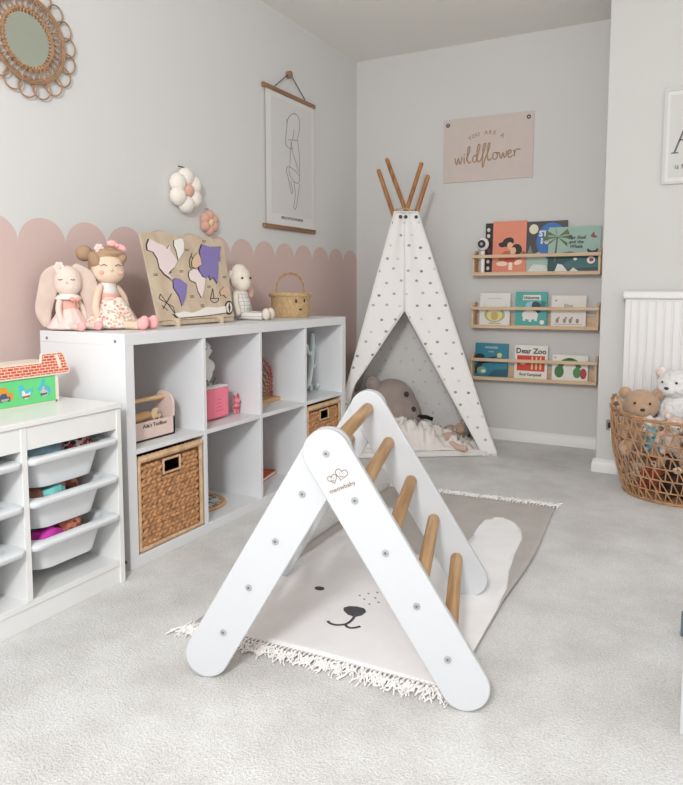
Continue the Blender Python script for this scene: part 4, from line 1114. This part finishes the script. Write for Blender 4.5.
for p in LB:
    MB().cyl((p[0], .040, p[1]), (p[0], .5802, p[1]), .0175, 24).build('rung', M['rung'], t)
# printed logo: two smiling hearts and a word
Tl = frame((0, -.0008, 0), (1, 0, 0), (0, 0, 1))
def heart(cx, cz, s, rot):
    pts = []
    for k in range(32):
        a = 2*PI*k/32; x = 16*math.sin(a)**3/17; z = (13*math.cos(a)-5*math.cos(2*a)-2*math.cos(3*a)-math.cos(4*a))/17
        pts.append((cx+s*(x*math.cos(rot)-z*math.sin(rot)), cz+s*(x*math.sin(rot)+z*math.cos(rot))))
    return pts
m = MB()
for cx, cz, s, rot in ((.020, .509, .0145, R(-6)), (.0005, .4975, .0115, R(28))):
    m.tube(to3(Tl, heart(cx, cz, s, rot)), .0007, 5, closed=True)
    m.tube(to3(Tl, [(cx+s*.32*math.cos(a), cz-s*.12+s*.3*math.sin(a)) for a in [R(200+14*k) for k in range(11)]]), .0006, 5)
    for e in (-.28, .28): m.ell(Tl @ Vector((cx+s*e, cz+s*.14, 0)), .0009, (0, 0, 0), 6, 4)
m.build('heart_logo', M['darkbar'], fr)
text('meowbaby', .0140, M['darkbar'], fr, Tl @ Matrix.Translation((.022, .4800, 0)) @ Matrix.Rotation(R(24), 4, 'Z'), name='logo_word', ext=.00008, bold=.0001)

# ------------------------------------------------------------------ rug
t = thing('bear_face_rug', 'woven grey and white rug with an animal face and cotton fringe under the climbing triangle', 'rug', (0, 0, 0))
RC = [Vector((.862, -.185, 0)), Vector((1.585, -.150, 0)), Vector((1.548, 1.275, 0)), Vector((.800, 1.225, 0))]
def rp(u, v, z=0):
    p = (RC[0]*(1-u)+RC[1]*u)*(1-v)+(RC[3]*(1-u)+RC[2]*u)*v
    p = p.copy()
    if v > .35: p.x += .012*math.sin((v-.35)*7)*u
    p.z = z+.003+.0022*(noise.noise(Vector((p.x*3.2, p.y*9, 1)))+.5)+(.010*max(0, u-.93)/.07*max(0, math.sin(v*PI*1.1))**2)
    return p
NU, NV = 40, 72
P = [[rp(i/NU, j/NV) for j in range(NV+1)] for i in range(NU+1)]
m = MB(); m.grid(P)
m.build('woven_base', M['ruggrey'], t, solid=.004)
def xy_to_uv(x, y):
    u, v = .5, .5
    for _ in range(12):
        p = (RC[0]*(1-u)+RC[1]*u)*(1-v)+(RC[3]*(1-u)+RC[2]*u)*v
        du = (RC[1]-RC[0])*(1-v)+(RC[2]-RC[3])*v; dv = (RC[3]-RC[0])*(1-u)+(RC[2]-RC[1])*u
        d = Vector((x, y, 0))-p; det = du.x*dv.y-du.y*dv.x
        u += (d.x*dv.y-d.y*dv.x)/det; v += (du.x*d.y-du.y*d.x)/det
    return u, v
# the white animal head with two ears, woven into the rug
white = [(.88, -.18), (1.2, -.166), (1.582, -.15), (1.578, .2), (1.560, .40), (1.522, .55), (1.500, .70), (1.492, .86), (1.470, .95), (1.432, 1.015), (1.385, 1.045), (1.345, 1.035), (1.322, .985), (1.318, .90), (1.325, .80), (1.322, .70), (1.300, .62), (1.25, .56), (1.18, .53),
         (1.10, .54), (1.05, .60), (1.02, .70), (1.00, .82), (.975, .92), (.935, .96), (.895, .92), (.875, .80), (.872, .60), (.88, .40), (.876, .1)]
def overlay(pts, name, m_, lift, par, n=3):
    bm = bmesh.new(); vs = [bm.verts.new((x, y, 0)) for x, y in pts]
    for tri in tessellate_polygon([[Vector((x, y, 0)) for x, y in pts]]): bm.faces.new([vs[i] for i in tri])
    for ax, lo, hi, k in ((0, .8, 1.6, 26), (1, -.2, 1.1, 44)):
        for i in range(k+1):
            c = [0, 0, 0]; c[ax] = lo+(hi-lo)*i/k; nn = [0, 0, 0]; nn[ax] = 1
            bmesh.ops.bisect_plane(bm, geom=bm.verts[:]+bm.edges[:]+bm.faces[:], plane_co=c, plane_no=nn)
    for v in bm.verts:
        u, w = xy_to_uv(v.co.x, v.co.y); u = min(.997, max(.003, u)); w = min(.999, max(.001, w)); v.co = rp(u, w, lift)
    for f in bm.faces:
        f.smooth = True
        if f.normal.z < 0: f.normal_flip()
    me = bpy.data.meshes.new(name); bm.to_mesh(me); bm.free(); me.materials.append(m_)
    o = bpy.data.objects.new(name, me); col.objects.link(o); o.parent = par
    s_ = o.modifiers.new('thickness', 'SOLIDIFY'); s_.thickness = .0008; s_.offset = 0
    return o
overlay(white, 'white_head_shape', M['rugwhite'], .0030, t)
def blobpoly(cx, cy, rx, ry, rot=0, n=20): return circ(cx, cy, rx, ry, n, rot=rot)
nose = [(1.183, .083), (1.190, .068), (1.212, .052), (1.236, .050), (1.248, .066), (1.250, .090), (1.236, .106), (1.212, .106), (1.193, .098)]
overlay(nose, 'printed_nose', M['rugink'], .0040, t)
overlay(blobpoly(1.060, .157, .0155, .0125), 'printed_eye', M['rugink'], .0040, t)
overlay(blobpoly(1.395, .228, .0155, .0125), 'printed_eye', M['rugink'], .0040, t)
def ribbon(pts, w): 
    L = spl([Vector((p[0], p[1], 0)) for p in pts], 5); a = []; b = []
    for i, p in enumerate(L):
        d = (L[min(i+1, len(L)-1)]-L[max(i-1, 0)]).normalized(); q = Vector((-d.y, d.x, 0))*w*.5
        a.append((p.x+q.x, p.y+q.y)); b.append((p.x-q.x, p.y-q.y))
    return a+b[::-1]
overlay(ribbon([(1.180, -.004), (1.192, -.012), (1.212, -.012), (1.232, .004), (1.236, .030), (1.232, .056)], .008), 'printed_mouth', M['rugink'], .0040, t)
overlay(ribbon([(1.232, .004), (1.238, -.006), (1.252, -.010), (1.266, .000), (1.272, .010)], .008), 'printed_mouth', M['rugink'], .0043, t)
for i, (x, y) in enumerate([(1.188, .172), (1.205, .196), (1.225, .215), (1.21, .158), (1.235, .180), (1.237, .137), (1.26, .200), (1.255, .160), (1.245, .228)]):
    overlay(blobpoly(x, y, .0036, .0026, n=8), 'printed_freckle', M['inkgrey'], .0040, t)
# fringes
def fringe(a, b, outward, seed, n=58):
    m = MB(); rnd = random.Random(seed); a = Vector(a); b = Vector(b); o = Vector(outward).normalized(); d = (b-a).normalized()
    for i in range(n):
        p = a.lerp(b, (i+.5)/n); p.z = .006
        pts = [p-o*.006]; q = p.copy(); ang = rnd.uniform(-.3, .3)
        kn = p+o*rnd.uniform(.004, .022)+d*rnd.uniform(-.003, .003); m.ell((kn.x, kn.y, .007), (.0042, .0042, .0038), (0, 0, 0), 7, 5)
        for s in range(5):
            ang = rnd.uniform(-.75, .75); L = rnd.uniform(.028, .060); q0 = kn.copy(); path = [Vector((q0.x, q0.y, .007))]
            for k in range(1, 6):
                aa = ang+rnd.uniform(-.5, .5); q0 = q0+(o*math.cos(aa)+d*math.sin(aa))*L/5
                path.append(Vector((q0.x, q0.y, .004+.004*rnd.random()+(.004 if k == 2 else 0))))
            m.tube(path, .0020, 5)
        m.tube([p-o*.006, p+o*.012], .003, 5)
    f = m.build('fringe', M['fringe'], t); f['kind'] = 'stuff'; return f
fringe((RC[0].x-.015, RC[0].y, 0), (RC[1].x+.0, RC[1].y, 0), (.05, -1, 0), 1, 62)
fringe(RC[3], RC[2], (-.05, 1, 0), 2, 54)

# ------------------------------------------------------------------ teepee
FA, FB, FC, FD = Vector((.300, 1.53, 0)), Vector((1.075, 2.03, 0)), Vector((.80, 2.43, 0)), Vector((.07, 2.16, 0))   # front left, front right, back right, back left
TC = Vector((.520, 2.035, 1.332)); eF = (FB-FA).normalized(); nF = Vector((-eF.y, eF.x, 0))
RA, RB_, RCc, RD = TC-eF*.062-nF*.035, TC+eF*.068-nF*.035, TC+eF*.05+nF*.045, TC-eF*.05+nF*.045
t = thing('play_teepee', 'white dotted canvas teepee with four wooden poles in the corner of the room', 'teepee', (0, 0, 0))
def edge(F, Rr, s): return F.lerp(Rr, s)
def uvmesh(rows, uvs, name, mt, par, solid=.003):
    me = bpy.data.meshes.new(name); a = len(rows); b = len(rows[0])
    vs = [p for r in rows for p in r]; fs = [(i*b+j, i*b+j+1, (i+1)*b+j+1, (i+1)*b+j) for i in range(a-1) for j in range(b-1)]
    me.from_pydata([tuple(v) for v in vs], [], fs); me.materials.append(mt); me.materials.append(M['canvas_in'])
    ul = me.uv_layers.new(name='UVMap'); fl = [u for r in uvs for u in r]
    for lp in me.loops: ul.data[lp.index].uv = fl[lp.vertex_index]
    for p in me.polygons: p.use_smooth = True
    o = bpy.data.objects.new(name, me); col.objects.link(o); o.parent = par
    s = o.modifiers.new('thickness', 'SOLIDIFY'); s.thickness = solid; s.offset = 0; s.material_offset = FLIP[0]; s.material_offset_rim = 0
    return o
FLIP = [1]
def panel(F0, F1, T0, T1, inward, name, sag, lo=None, hi=None, N=26, K=22, s1=1.0, seed=0, uo=0):
    rows, uvs = [], []
    e = (F1-F0).normalized(); mid0 = F0.lerp(F1, .5)
    for i in range(K+1):
        s = s1*i/K; L = F0.lerp(T0, s); Rr = F1.lerp(T1, s); row, uvr = [], []
        a = lo(s) if lo else 0.0; b = hi(s) if hi else 1.0
        for j in range(N+1):
            u = a+(b-a)*j/N; p = L.lerp(Rr, u)
            k = sag*math.sin(PI*u)*(1-.75*s)
            k += .010*noise.noise(Vector((p.x*5+seed, p.y*5, p.z*2.2)))*(math.sin(PI*min(1, max(0, u)))**.5+.15)
            k += .006*math.sin(u*18+seed)*s*(math.sin(PI*u))
            p = p+inward*k
            row.append(p); uvr.append(((p-mid0).dot(e)+uo, (p.z*1.04)+.02))
        rows.append(row); uvs.append(uvr)
    return uvmesh(rows, uvs, name, M['canvas'], t)
SA = .592
def ul_(s):    # left side of the opening
    if s >= SA: return .45
    L = FA.lerp(RA, s); Rr = FB.lerp(RB_, s); w = (Rr-L).dot(eF)
    apex = FA.lerp(RA, SA).lerp(FB.lerp(RB_, SA), .45); bot = FA+eF*-.12
    p = bot.lerp(apex, s/SA); return max(.05, (p-L).dot(eF)/w)
def ur_(s):
    if s >= SA: return .45
    L = FA.lerp(RA, s); Rr = FB.lerp(RB_, s); w = (Rr-L).dot(eF)
    apex = FA.lerp(RA, SA).lerp(FB.lerp(RB_, SA), .45); bot = FA.lerp(FB, .925)
    p = bot.lerp(apex, s/SA); return (p-L).dot(eF)/w
panel(FA, FB, RA, RB_, nF, 'front_canvas_flap', .02, hi=ul_, N=14, K=44, seed=1)
panel(FA, FB, RA, RB_, nF, 'front_canvas_flap', .02, lo=ur_, N=14, K=44, seed=1.01)
inw = lambda a, b: (TC-(a+b)/2-Vector((0, 0, 1.33))).normalized()
panel(FB, FC, RB_, RCc, inw(FB, FC), 'side_canvas', .02, seed=5, uo=.4)
panel(FC, FD, RCc, RD, inw(FC, FD), 'back_canvas', .03, seed=9, uo=.2)
panel(FD, FA, RD, RA, inw(FD, FA), 'side_canvas', .02, seed=13, uo=.7)
# collar strip with buttons at the top
ring_ = [RA, RB_, RCc, RD]; m = MB(); pts = []
for a, b in zip(ring_, ring_[1:]+ring_[:1]): pts += [a.lerp(b, k/5) for k in range(5)]
m.tube([p+Vector((0, 0, -.002)) for p in pts], .005, 6, closed=True); m.build('top_hem', M['cotton'], t)
for k in (.25, .48, .93):
    p = RA.lerp(RB_, k)-nF*.006; p.z -= .03
    MB().ell(p, (.010, .010, .010), (0, 0, 0), 12, 8).build('button', M['rugink'], t)
# seams along the front poles and opening
for F0, Rr in ((FA, RA), (FB, RB_)):
    MB().tube([F0.lerp(Rr, k/20)-nF*.001 for k in range(21)], .0042, 6).build('corner_seam', M['cotton'], t)
mk = lambda fn: [FA.lerp(RA, SA*k/20).lerp(FB.lerp(RB_, SA*k/20), fn(SA*k/20-1e-6))-nF*.001 for k in range(21)]
for fn in (ul_, ur_): MB().tube(mk(fn), .0035, 6).build('opening_hem', M['cotton'], t)
# poles: each runs from its foot through the collar to the opposite side
tips = [(FB, Vector((.334, 2.20, 1.662))), (FC, Vector((.375, 2.00, 1.565))), (FA, Vector((.552, 2.20, 1.620))), (FD, Vector((.640, 2.08, 1.524)))]
for F0, T1 in tips:
    s0 = F0.lerp(Vector((TC.x, TC.y, 0)), .015 if F0 in (FA, FB) else .05)
    MB().cyl((s0.x, s0.y, .012), T1, .0125, 16).ell(T1, .0125, (0, 0, 0), 14, 8).build('pole', M['pole'], t)
for F0, T1 in tips:
    s0 = F0.lerp(Vector((TC.x, TC.y, 0)), .015 if F0 in (FA, FB) else .05); s0 = Vector((s0.x, s0.y, .010))
    q = [s0.lerp(T1, k/24) for k in range(0, 18)]
    MB().tube(q, .0155, 12).build('pole_sleeve', M['canvas_in'], t)
# rope around the crossing
m = MB().tube([TC+Vector((.062*math.cos(a)+.0, .05*math.sin(a), .012+.004*math.sin(3*a))) for a in [2*PI*k/30 for k in range(30)]], .003, 5, closed=True); m.build('tie_cord', M['seagrass'], t)
# padded mat on the tent floor
mat_pts = [FA-nF*.0+eF*.01, FB-eF*.05, FC-Vector((.03, .03, 0)), FD+Vector((.04, 0, 0))]
t2 = thing('floor_mat', 'padded off-white mat covering the teepee floor', 'mat', (0, 0, 0))
m = MB().prism([(p.x, p.y) for p in mat_pts], frame((0, 0, .002), (1, 0, 0), (0, 1, 0)), .026); m.build('padding', M['mat'], t2, bevel=.006)
cpts = [FA.lerp(FB, .02+.9*k/30)+nF*.012+Vector((0, 0, .029)) for k in range(31)]
MB().tube(cpts, .004, 6).build('piping', M['cotton'], t2)

# grey animal cushion
t = thing('animal_cushion', 'large grey-brown animal cushion with an ear and dark button eyes inside the teepee', 'cushion', (.43, 2.00, .03), R(-58)); t.scale = (1.0, 1.08, 1.06)
m = MB().ell((0, 0, .15), (.10, .185, .165)).ell((.0, .03, .22), (.085, .13, .12)).ell((.0, -.12, .12), (.09, .12, .11)).ell((.02, .07, .13), (.10, .12, .12))
blob('body', m, M['greyplush'], t, .007, 5, None, .010, 8)
m = MB().ell((.035, -.075, .315), (.022, .040, .045), (R(20), 0, 0)).ell((0, -.17, .225), (.028, .05, .04), (R(40), 0, 0)); blob('ear', m, M['greyplush'], t, .004)
m = MB().ell((.056, -.072, .312), (.006, .024, .028), (R(20), 0, 0)); m.build('inner_ear', M['greyplush'], t)
m = MB()
for p in ((.078, .098, .262), (.083, .135, .180)): m.ell(p, (.012, .013, .015))
m.build('button_eyes', M['ink'], t)
# muslin blanket heaped on the mat
t = thing('muslin_blanket', 'crumpled off-white muslin blanket spread inside the teepee', 'blanket', (0, 0, 0))
P = []
NUb, NVb = 110, 80
for i in range(NUb+1):
    row = []
    for j in range(NVb+1):
        u = i/NUb; v = j/NVb
        p = (FA*(1-u)+FB*u).lerp(FD*(1-u)+FC*u, .04+.62*v)
        p = p+eF*(.05-.09*u)+Vector((0, 0, 0))
        q = Vector((p.x*5, p.y*5, 0)); w = noise.noise_vector(q*1.1)
        r = noise.noise(Vector((p.x*8+w.x*2.2, p.y*15+w.y*2.2, 2)))*1.3
        rid = (1-abs(r))**3
        bump_ = math.exp(-((u-.50)**2/.06+(v-.40)**2/.12))
        env = min(1, 6*u, 6*(1-u))*min(1, 5*v+.05, 5*(1-v)+.1)
        h = .030+env*(.095*bump_+.060*rid+.018*(noise.noise(Vector((p.x*22, p.y*22, 5)))+.4))
        row.append(p+Vector((w.x*.02, w.y*.02, max(.006, h))))
    P.append(row)
m = MB().grid(P); m.build('cloth', M['blanket'], t, solid=.004, ang=80)
cl = bpy.data.objects[-1] if False else None
t = thing('black_strap', 'black fabric strap lying on the blanket beside the grey cushion', 'strap', (.60, 2.03, .165), R(25))
m = MB()
pp = spl([(-.09, -.02, .0), (-.05, .01, .012), (0, 0, .016), (.05, .006, .012), (.10, .0, .0)], 6)
for off in (0, .012): m.tube([p+Vector((0, off*1.5, -off)) for p in pp], .008, 8)
m.ell((-.02, 0, .015), (.045, .022, .012)).ell((.05, 0, .012), (.03, .018, .010))
blob('strap', m, M['blackcloth'], t, .004, 2, None, .004, 30)
# rosy soft toy, tent's right side
def plush(name, label, cat, loc, rz, s, mbody, mear, mface, group=None, tilt=0, ear='round', sit=True, muzzle=True, voxel=.006, nose_m=None, warp=.0, sp=1.0):
    t = thing(name, label, cat, loc, rz, group); t.rotation_euler = (R(tilt), 0, rz); t.scale = (1, 1, 1)
    S = lambda *a: tuple(v*s for v in a)
    m = MB().ell(S(0, 0, .07), S(.058, .064, .075)).ell(S(0, 0, .13), S(.04, .045, .03)); blob('body', m, mbody, t, voxel, 3, None, warp, 60)
    m = MB().ell(S(.008, 0, .185), S(.058, .066, .056)).ell(S(.02, 0, .170), S(.050, .056, .040))
    blob('head', m, mbody, t, voxel, 3, None, warp, 60)
    for k in (1, -1):
        if ear == 'round': e_ = MB().ell(S(0, k*.058, .225), S(.014, .024, .024)); e2 = MB().ell(S(.012, k*.058, .225), S(.005, .015, .015))
        else: e_ = MB().ell(S(-.005, k*.045, .27), S(.012, .020, .055), (R(-k*14), 0, 0)); e2 = MB().ell(S(.006, k*.045, .27), S(.005, .012, .042), (R(-k*14), 0, 0))
        q = blob('ear', e_, mbody, t, voxel*.7, 2); e2.build('inner_ear', mear, q)
        a_ = MB().tube([Vector(S(*p)) for p in ((0, k*.045, .125), (.02, k*.078*sp, .10), (.05, k*.085*sp, .075))], .02*s, 10, rs=[.018*s, .021*s, .02*s]).ell(S(.056, k*.085*sp, .072), .023*s)
        blob('arm', a_, mbody, t, voxel, 3, None, warp, 60)
        l_ = MB().tube([Vector(S(*p)) for p in ((.01, k*.035, .03), (.06, k*.045, .028), (.10, k*.05, .03))], .026*s, 10).ell(S(.112, k*.052, .038), S(.024, .026, .032))
        blob('leg', l_, mbody, t, voxel, 3, None, warp, 60)
    if muzzle: blob('muzzle', MB().ell(S(.064, 0, .168), S(.022, .028, .022)), mface, t, voxel*.7, 2)
    MB().ell(S(.086, 0, .176), S(.005, .009, .006)).build('nose', nose_m or M['ink'], t)
    MB().ell(S(.060, .026, .196), S(.005, .005, .005)).ell(S(.060, -.026, .196), S(.005, .005, .005)).build('eyes', M['ink'], t)
    return t
plush('soft_toy', 'small beige soft toy slumped at the right inside the teepee', 'soft toy', (.83, 2.13, .04), R(-150), .55, M['teddy'], M['earfab'], M['earfab'], tilt=-35)
t = thing('folded_scarf', 'dusty rose cloth trailing over the mat at the teepee\'s right side', 'cloth', (.82, 1.99, .055), R(-30))
m = MB().tube(spl([(-.12, .10, .05), (-.05, .05, .03), (.0, 0, .012), (.07, -.02, .0), (.14, .0, -.008)], 6), .018, 10); m.ell((-.09, .08, .045), (.06, .04, .03)).ell((-.03, .03, .03), (.05, .04, .022))
blob('cloth', m, M['rosecloth'], t, .006, 2, None, .010, 22)

# ------------------------------------------------------------------ wicker toy basket with soft toys
BC = Vector((1.995, 1.738, .001)); BH = .355
t = thing('toy_basket', 'large open-weave wicker basket full of soft toys by the radiator', 'basket', BC)
def prof(z):
    k = z/BH; return (.243+.068*k+.018*math.sin(PI*k), .205+.010*k+.012*math.sin(PI*k)*.6)
lv = [.006]+[.355*k/7 for k in range(1, 8)]
lv = [.006, .052, .102, .152, .202, .252, .300, .345]
def bpt(a, z, ex=0):
    rx, ry = prof(z); return Vector(((rx+ex)*math.cos(a), (ry+ex)*math.sin(a), z+(.030*max(0, z/BH)**2*abs(math.cos(a))**3)))
m = MB()
for z in lv[:-1]:
    m.tube([bpt(2*PI*k/72, z) for k in range(72)], .0036, 6, closed=True)
m.build('hoop', M['rattan2'], t)
m = MB()
for j in range(3):
    m.tube([bpt(2*PI*k/90, BH-.006+.005*math.sin(k*.7+j*2.1), .005*math.cos(k*.7+j*2.1)) for k in range(90)], .0045, 6, closed=True)
m.build('braided_rim', M['rattan2'], t)
m = MB()
for j in range(3):
    m.tube([bpt(2*PI*k/90, .006+.004*math.sin(k*.7+j*2.1), .004*math.cos(k*.7+j*2.1)) for k in range(90)], .0042, 6, closed=True)
m.build('braided_foot_ring', M['rattan2'], t)
m = MB(); NZ = 38; rnd = random.Random(9)
for i in range(len(lv)-1):
    sh = (i % 2)*.5
    for k in range(NZ):
        a0 = 2*PI*(k+sh)/NZ; w = 2*PI/NZ
        a = bpt(a0+w*.08*rnd.uniform(-1, 1), lv[i], .001); b = bpt(a0+w*(.08+.16*rnd.random()), lv[i+1], .001); c = bpt(a0+w*(.70+.12*rnd.random()), lv[i], .001)
        m.tube([a, b], .0030, 5); m.tube([b+Vector((0, 0, .001)), c], .0030, 5)
m.build('zigzag_weave', M['rattan2'], t)
for s in (-1, 1):
    m = MB()
    for j in range(2):
        m.tube([bpt(PI/2-s*PI/2+.42+.20*math.cos(b), BH-.01)+Vector((s*(.004*math.cos(b*5+j*PI)), 0, .068*math.sin(b)**.8+.004*math.sin(b*5+j*PI))) for b in [PI*k/24 for k in range(25)]], .0050, 6)
    m.build('loop_handle', M['rattan2'], t)
MB().lathe([(0, .004), (1, .004), (1, .012), (0, .012)], n=48, sx=.236, sy=.198).build('base', M['rattan2'], t)

gp = 'soft toys in the wicker basket'
plush('teddy_bear', 'brown teddy bear sitting at the left of the wicker basket', 'teddy bear', (1.808, 1.765, .165), R(-82), 1.20, M['teddy'], M['teddy'], M['teddy'], gp, voxel=.006, warp=.003, sp=.72)
plush('teddy_bear', 'fluffy white soft toy behind the rim, right of the brown teddy', 'soft toy', (1.945, 1.80, .27), R(-110), 1.15, M['whiteplush'], M['palepink'], M['whiteplush'], gp, voxel=.007, warp=.008)
plush('soft_toy', 'beige soft toy leaning over the basket rim in front of the teddy', 'soft toy', (1.925, 1.675, .19), R(-75), .72, M['earfab'], M['palepink'], M['cotton'], gp, tilt=-14)
plush('soft_toy', 'turquoise soft toy seen through the basket weave below the teddy', 'soft toy', (1.875, 1.650, .205), R(-95), .42, mat('sea_blue_plush', (116, 176, 190), .95, .1, 30, .5, 200), M['cotton'], M['cotton'], gp, tilt=10)
plush('soft_toy', 'rust coloured soft toy low in the left of the basket', 'soft toy', (1.895, 1.745, .012), R(-110), .72, mat('rust_plush', (168, 86, 60), .95, .1, 30, .5, 200), M['pinkcloth'], M['cream'], gp)
plush('soft_toy', 'dark brown soft toy low in the middle of the basket', 'soft toy', (1.965, 1.655, .012), R(-80), .74, mat('dark_plush', (60, 46, 42), .95, .1, 30, .5, 200), M['teddy'], M['cream'], gp)
plush('soft_toy', 'olive soft toy in the basket at the right edge of the photo', 'soft toy', (2.07, 1.68, .10), R(-90), .74, mat('olive_plush', (128, 116, 84), .95, .1, 30, .5, 200), M['cream'], M['cream'], gp)
plush('soft_toy', 'grey-blue soft toy under the white one at the right of the basket', 'soft toy', (2.055, 1.70, .245), R(-95), .66, mat('bluegrey_plush', (160, 172, 178), .95, .1, 30, .5, 200), M['cream'], M['cotton'], gp)
plush('soft_toy', 'tan soft toy in the middle layer of the basket', 'soft toy', (1.955, 1.72, .13), R(-95), .8, M['teddy'], M['cream'], M['cream'], gp)

# ------------------------------------------------------------------ white play table at the right edge
t = thing('play_table', 'white play table with slate-coloured feet at the right edge of the photo', 'table', (2.045, -.072, 0))
for (x, y, h) in ((0, 0, .022), (0, .44, .055), (.5, 0, .022), (.5, .44, .055)):
    l = MB().box(x, x+.035, y, y+.035, h if y else 0, .43).build('leg', M['board'], t, bevel=.002)
    if y: MB().box(x-.013, x+.037, y-.002, y+.037, 0, h).build('foot', M['teal_rubber'], l, bevel=.003)
    else: MB().box(x+.016, x+.030, y-.006, y+.0, 0, .05).build('foot', M['teal_rubber'], l, bevel=.002)
MB().box(-.0, .54, -.0, .475, .43, .45).build('table_top', M['board'], t, bevel=.004)

# ------------------------------------------------------------------ window, light, camera
w = bpy.data.worlds.new('daylight'); sc.world = w; w.use_nodes = True
bg = w.node_tree.nodes['Background']; bg.inputs['Color'].default_value = (1, .972, .935, 1); bg.inputs['Strength'].default_value = 1.06
def area(name, loc, target, sx, sy, power, color=(1, 1, 1)):
    l = bpy.data.lights.new(name, 'AREA'); l.shape = 'RECTANGLE'; l.size = sx; l.size_y = sy; l.energy = power; l.color = color
    o = bpy.data.objects.new(name, l); col.objects.link(o); o.location = loc
    o.rotation_euler = (Vector(target)-Vector(loc)).to_track_quat('-Z', 'Y').to_euler(); return o
area('window_daylight', (1.5, -3.35, 1.5), (1.0, 1.0, .8), 2.4, 1.3, 27, (.94, .97, 1))
area('side_window_daylight', (2.0, -2.55, 2.0), (.6, .9, .4), .36, .36, 58, (.96, .98, 1))

cam = bpy.data.cameras.new('camera'); co = bpy.data.objects.new('camera', cam); col.objects.link(co); sc.camera = co
yaw, pitch, roll = .4815, .0917, .0015
f = Vector((-math.sin(yaw)*math.cos(pitch), math.cos(yaw)*math.cos(pitch), -math.sin(pitch)))
r = Vector((math.cos(yaw), math.sin(yaw), 0)); u = r.cross(f)
r2 = r*math.cos(roll)+u*math.sin(roll); u2 = -r*math.sin(roll)+u*math.cos(roll)
mw = Matrix((r2, u2, -f)).transposed().to_4x4(); mw.translation = (2.0613, -1.5511, .9107)
co.matrix_world = mw
cam.sensor_fit = 'VERTICAL'; cam.sensor_height = 36; cam.sensor_width = 36; cam.lens = 682.3*36/785
cam.shift_x = -10.42/785; cam.shift_y = -42.42/785; cam.clip_start = .02
vs = sc.view_settings; vs.view_transform = 'Standard'; vs.look = 'None'; vs.gamma = 1; vs.exposure = -.07; vs.use_curve_mapping = False
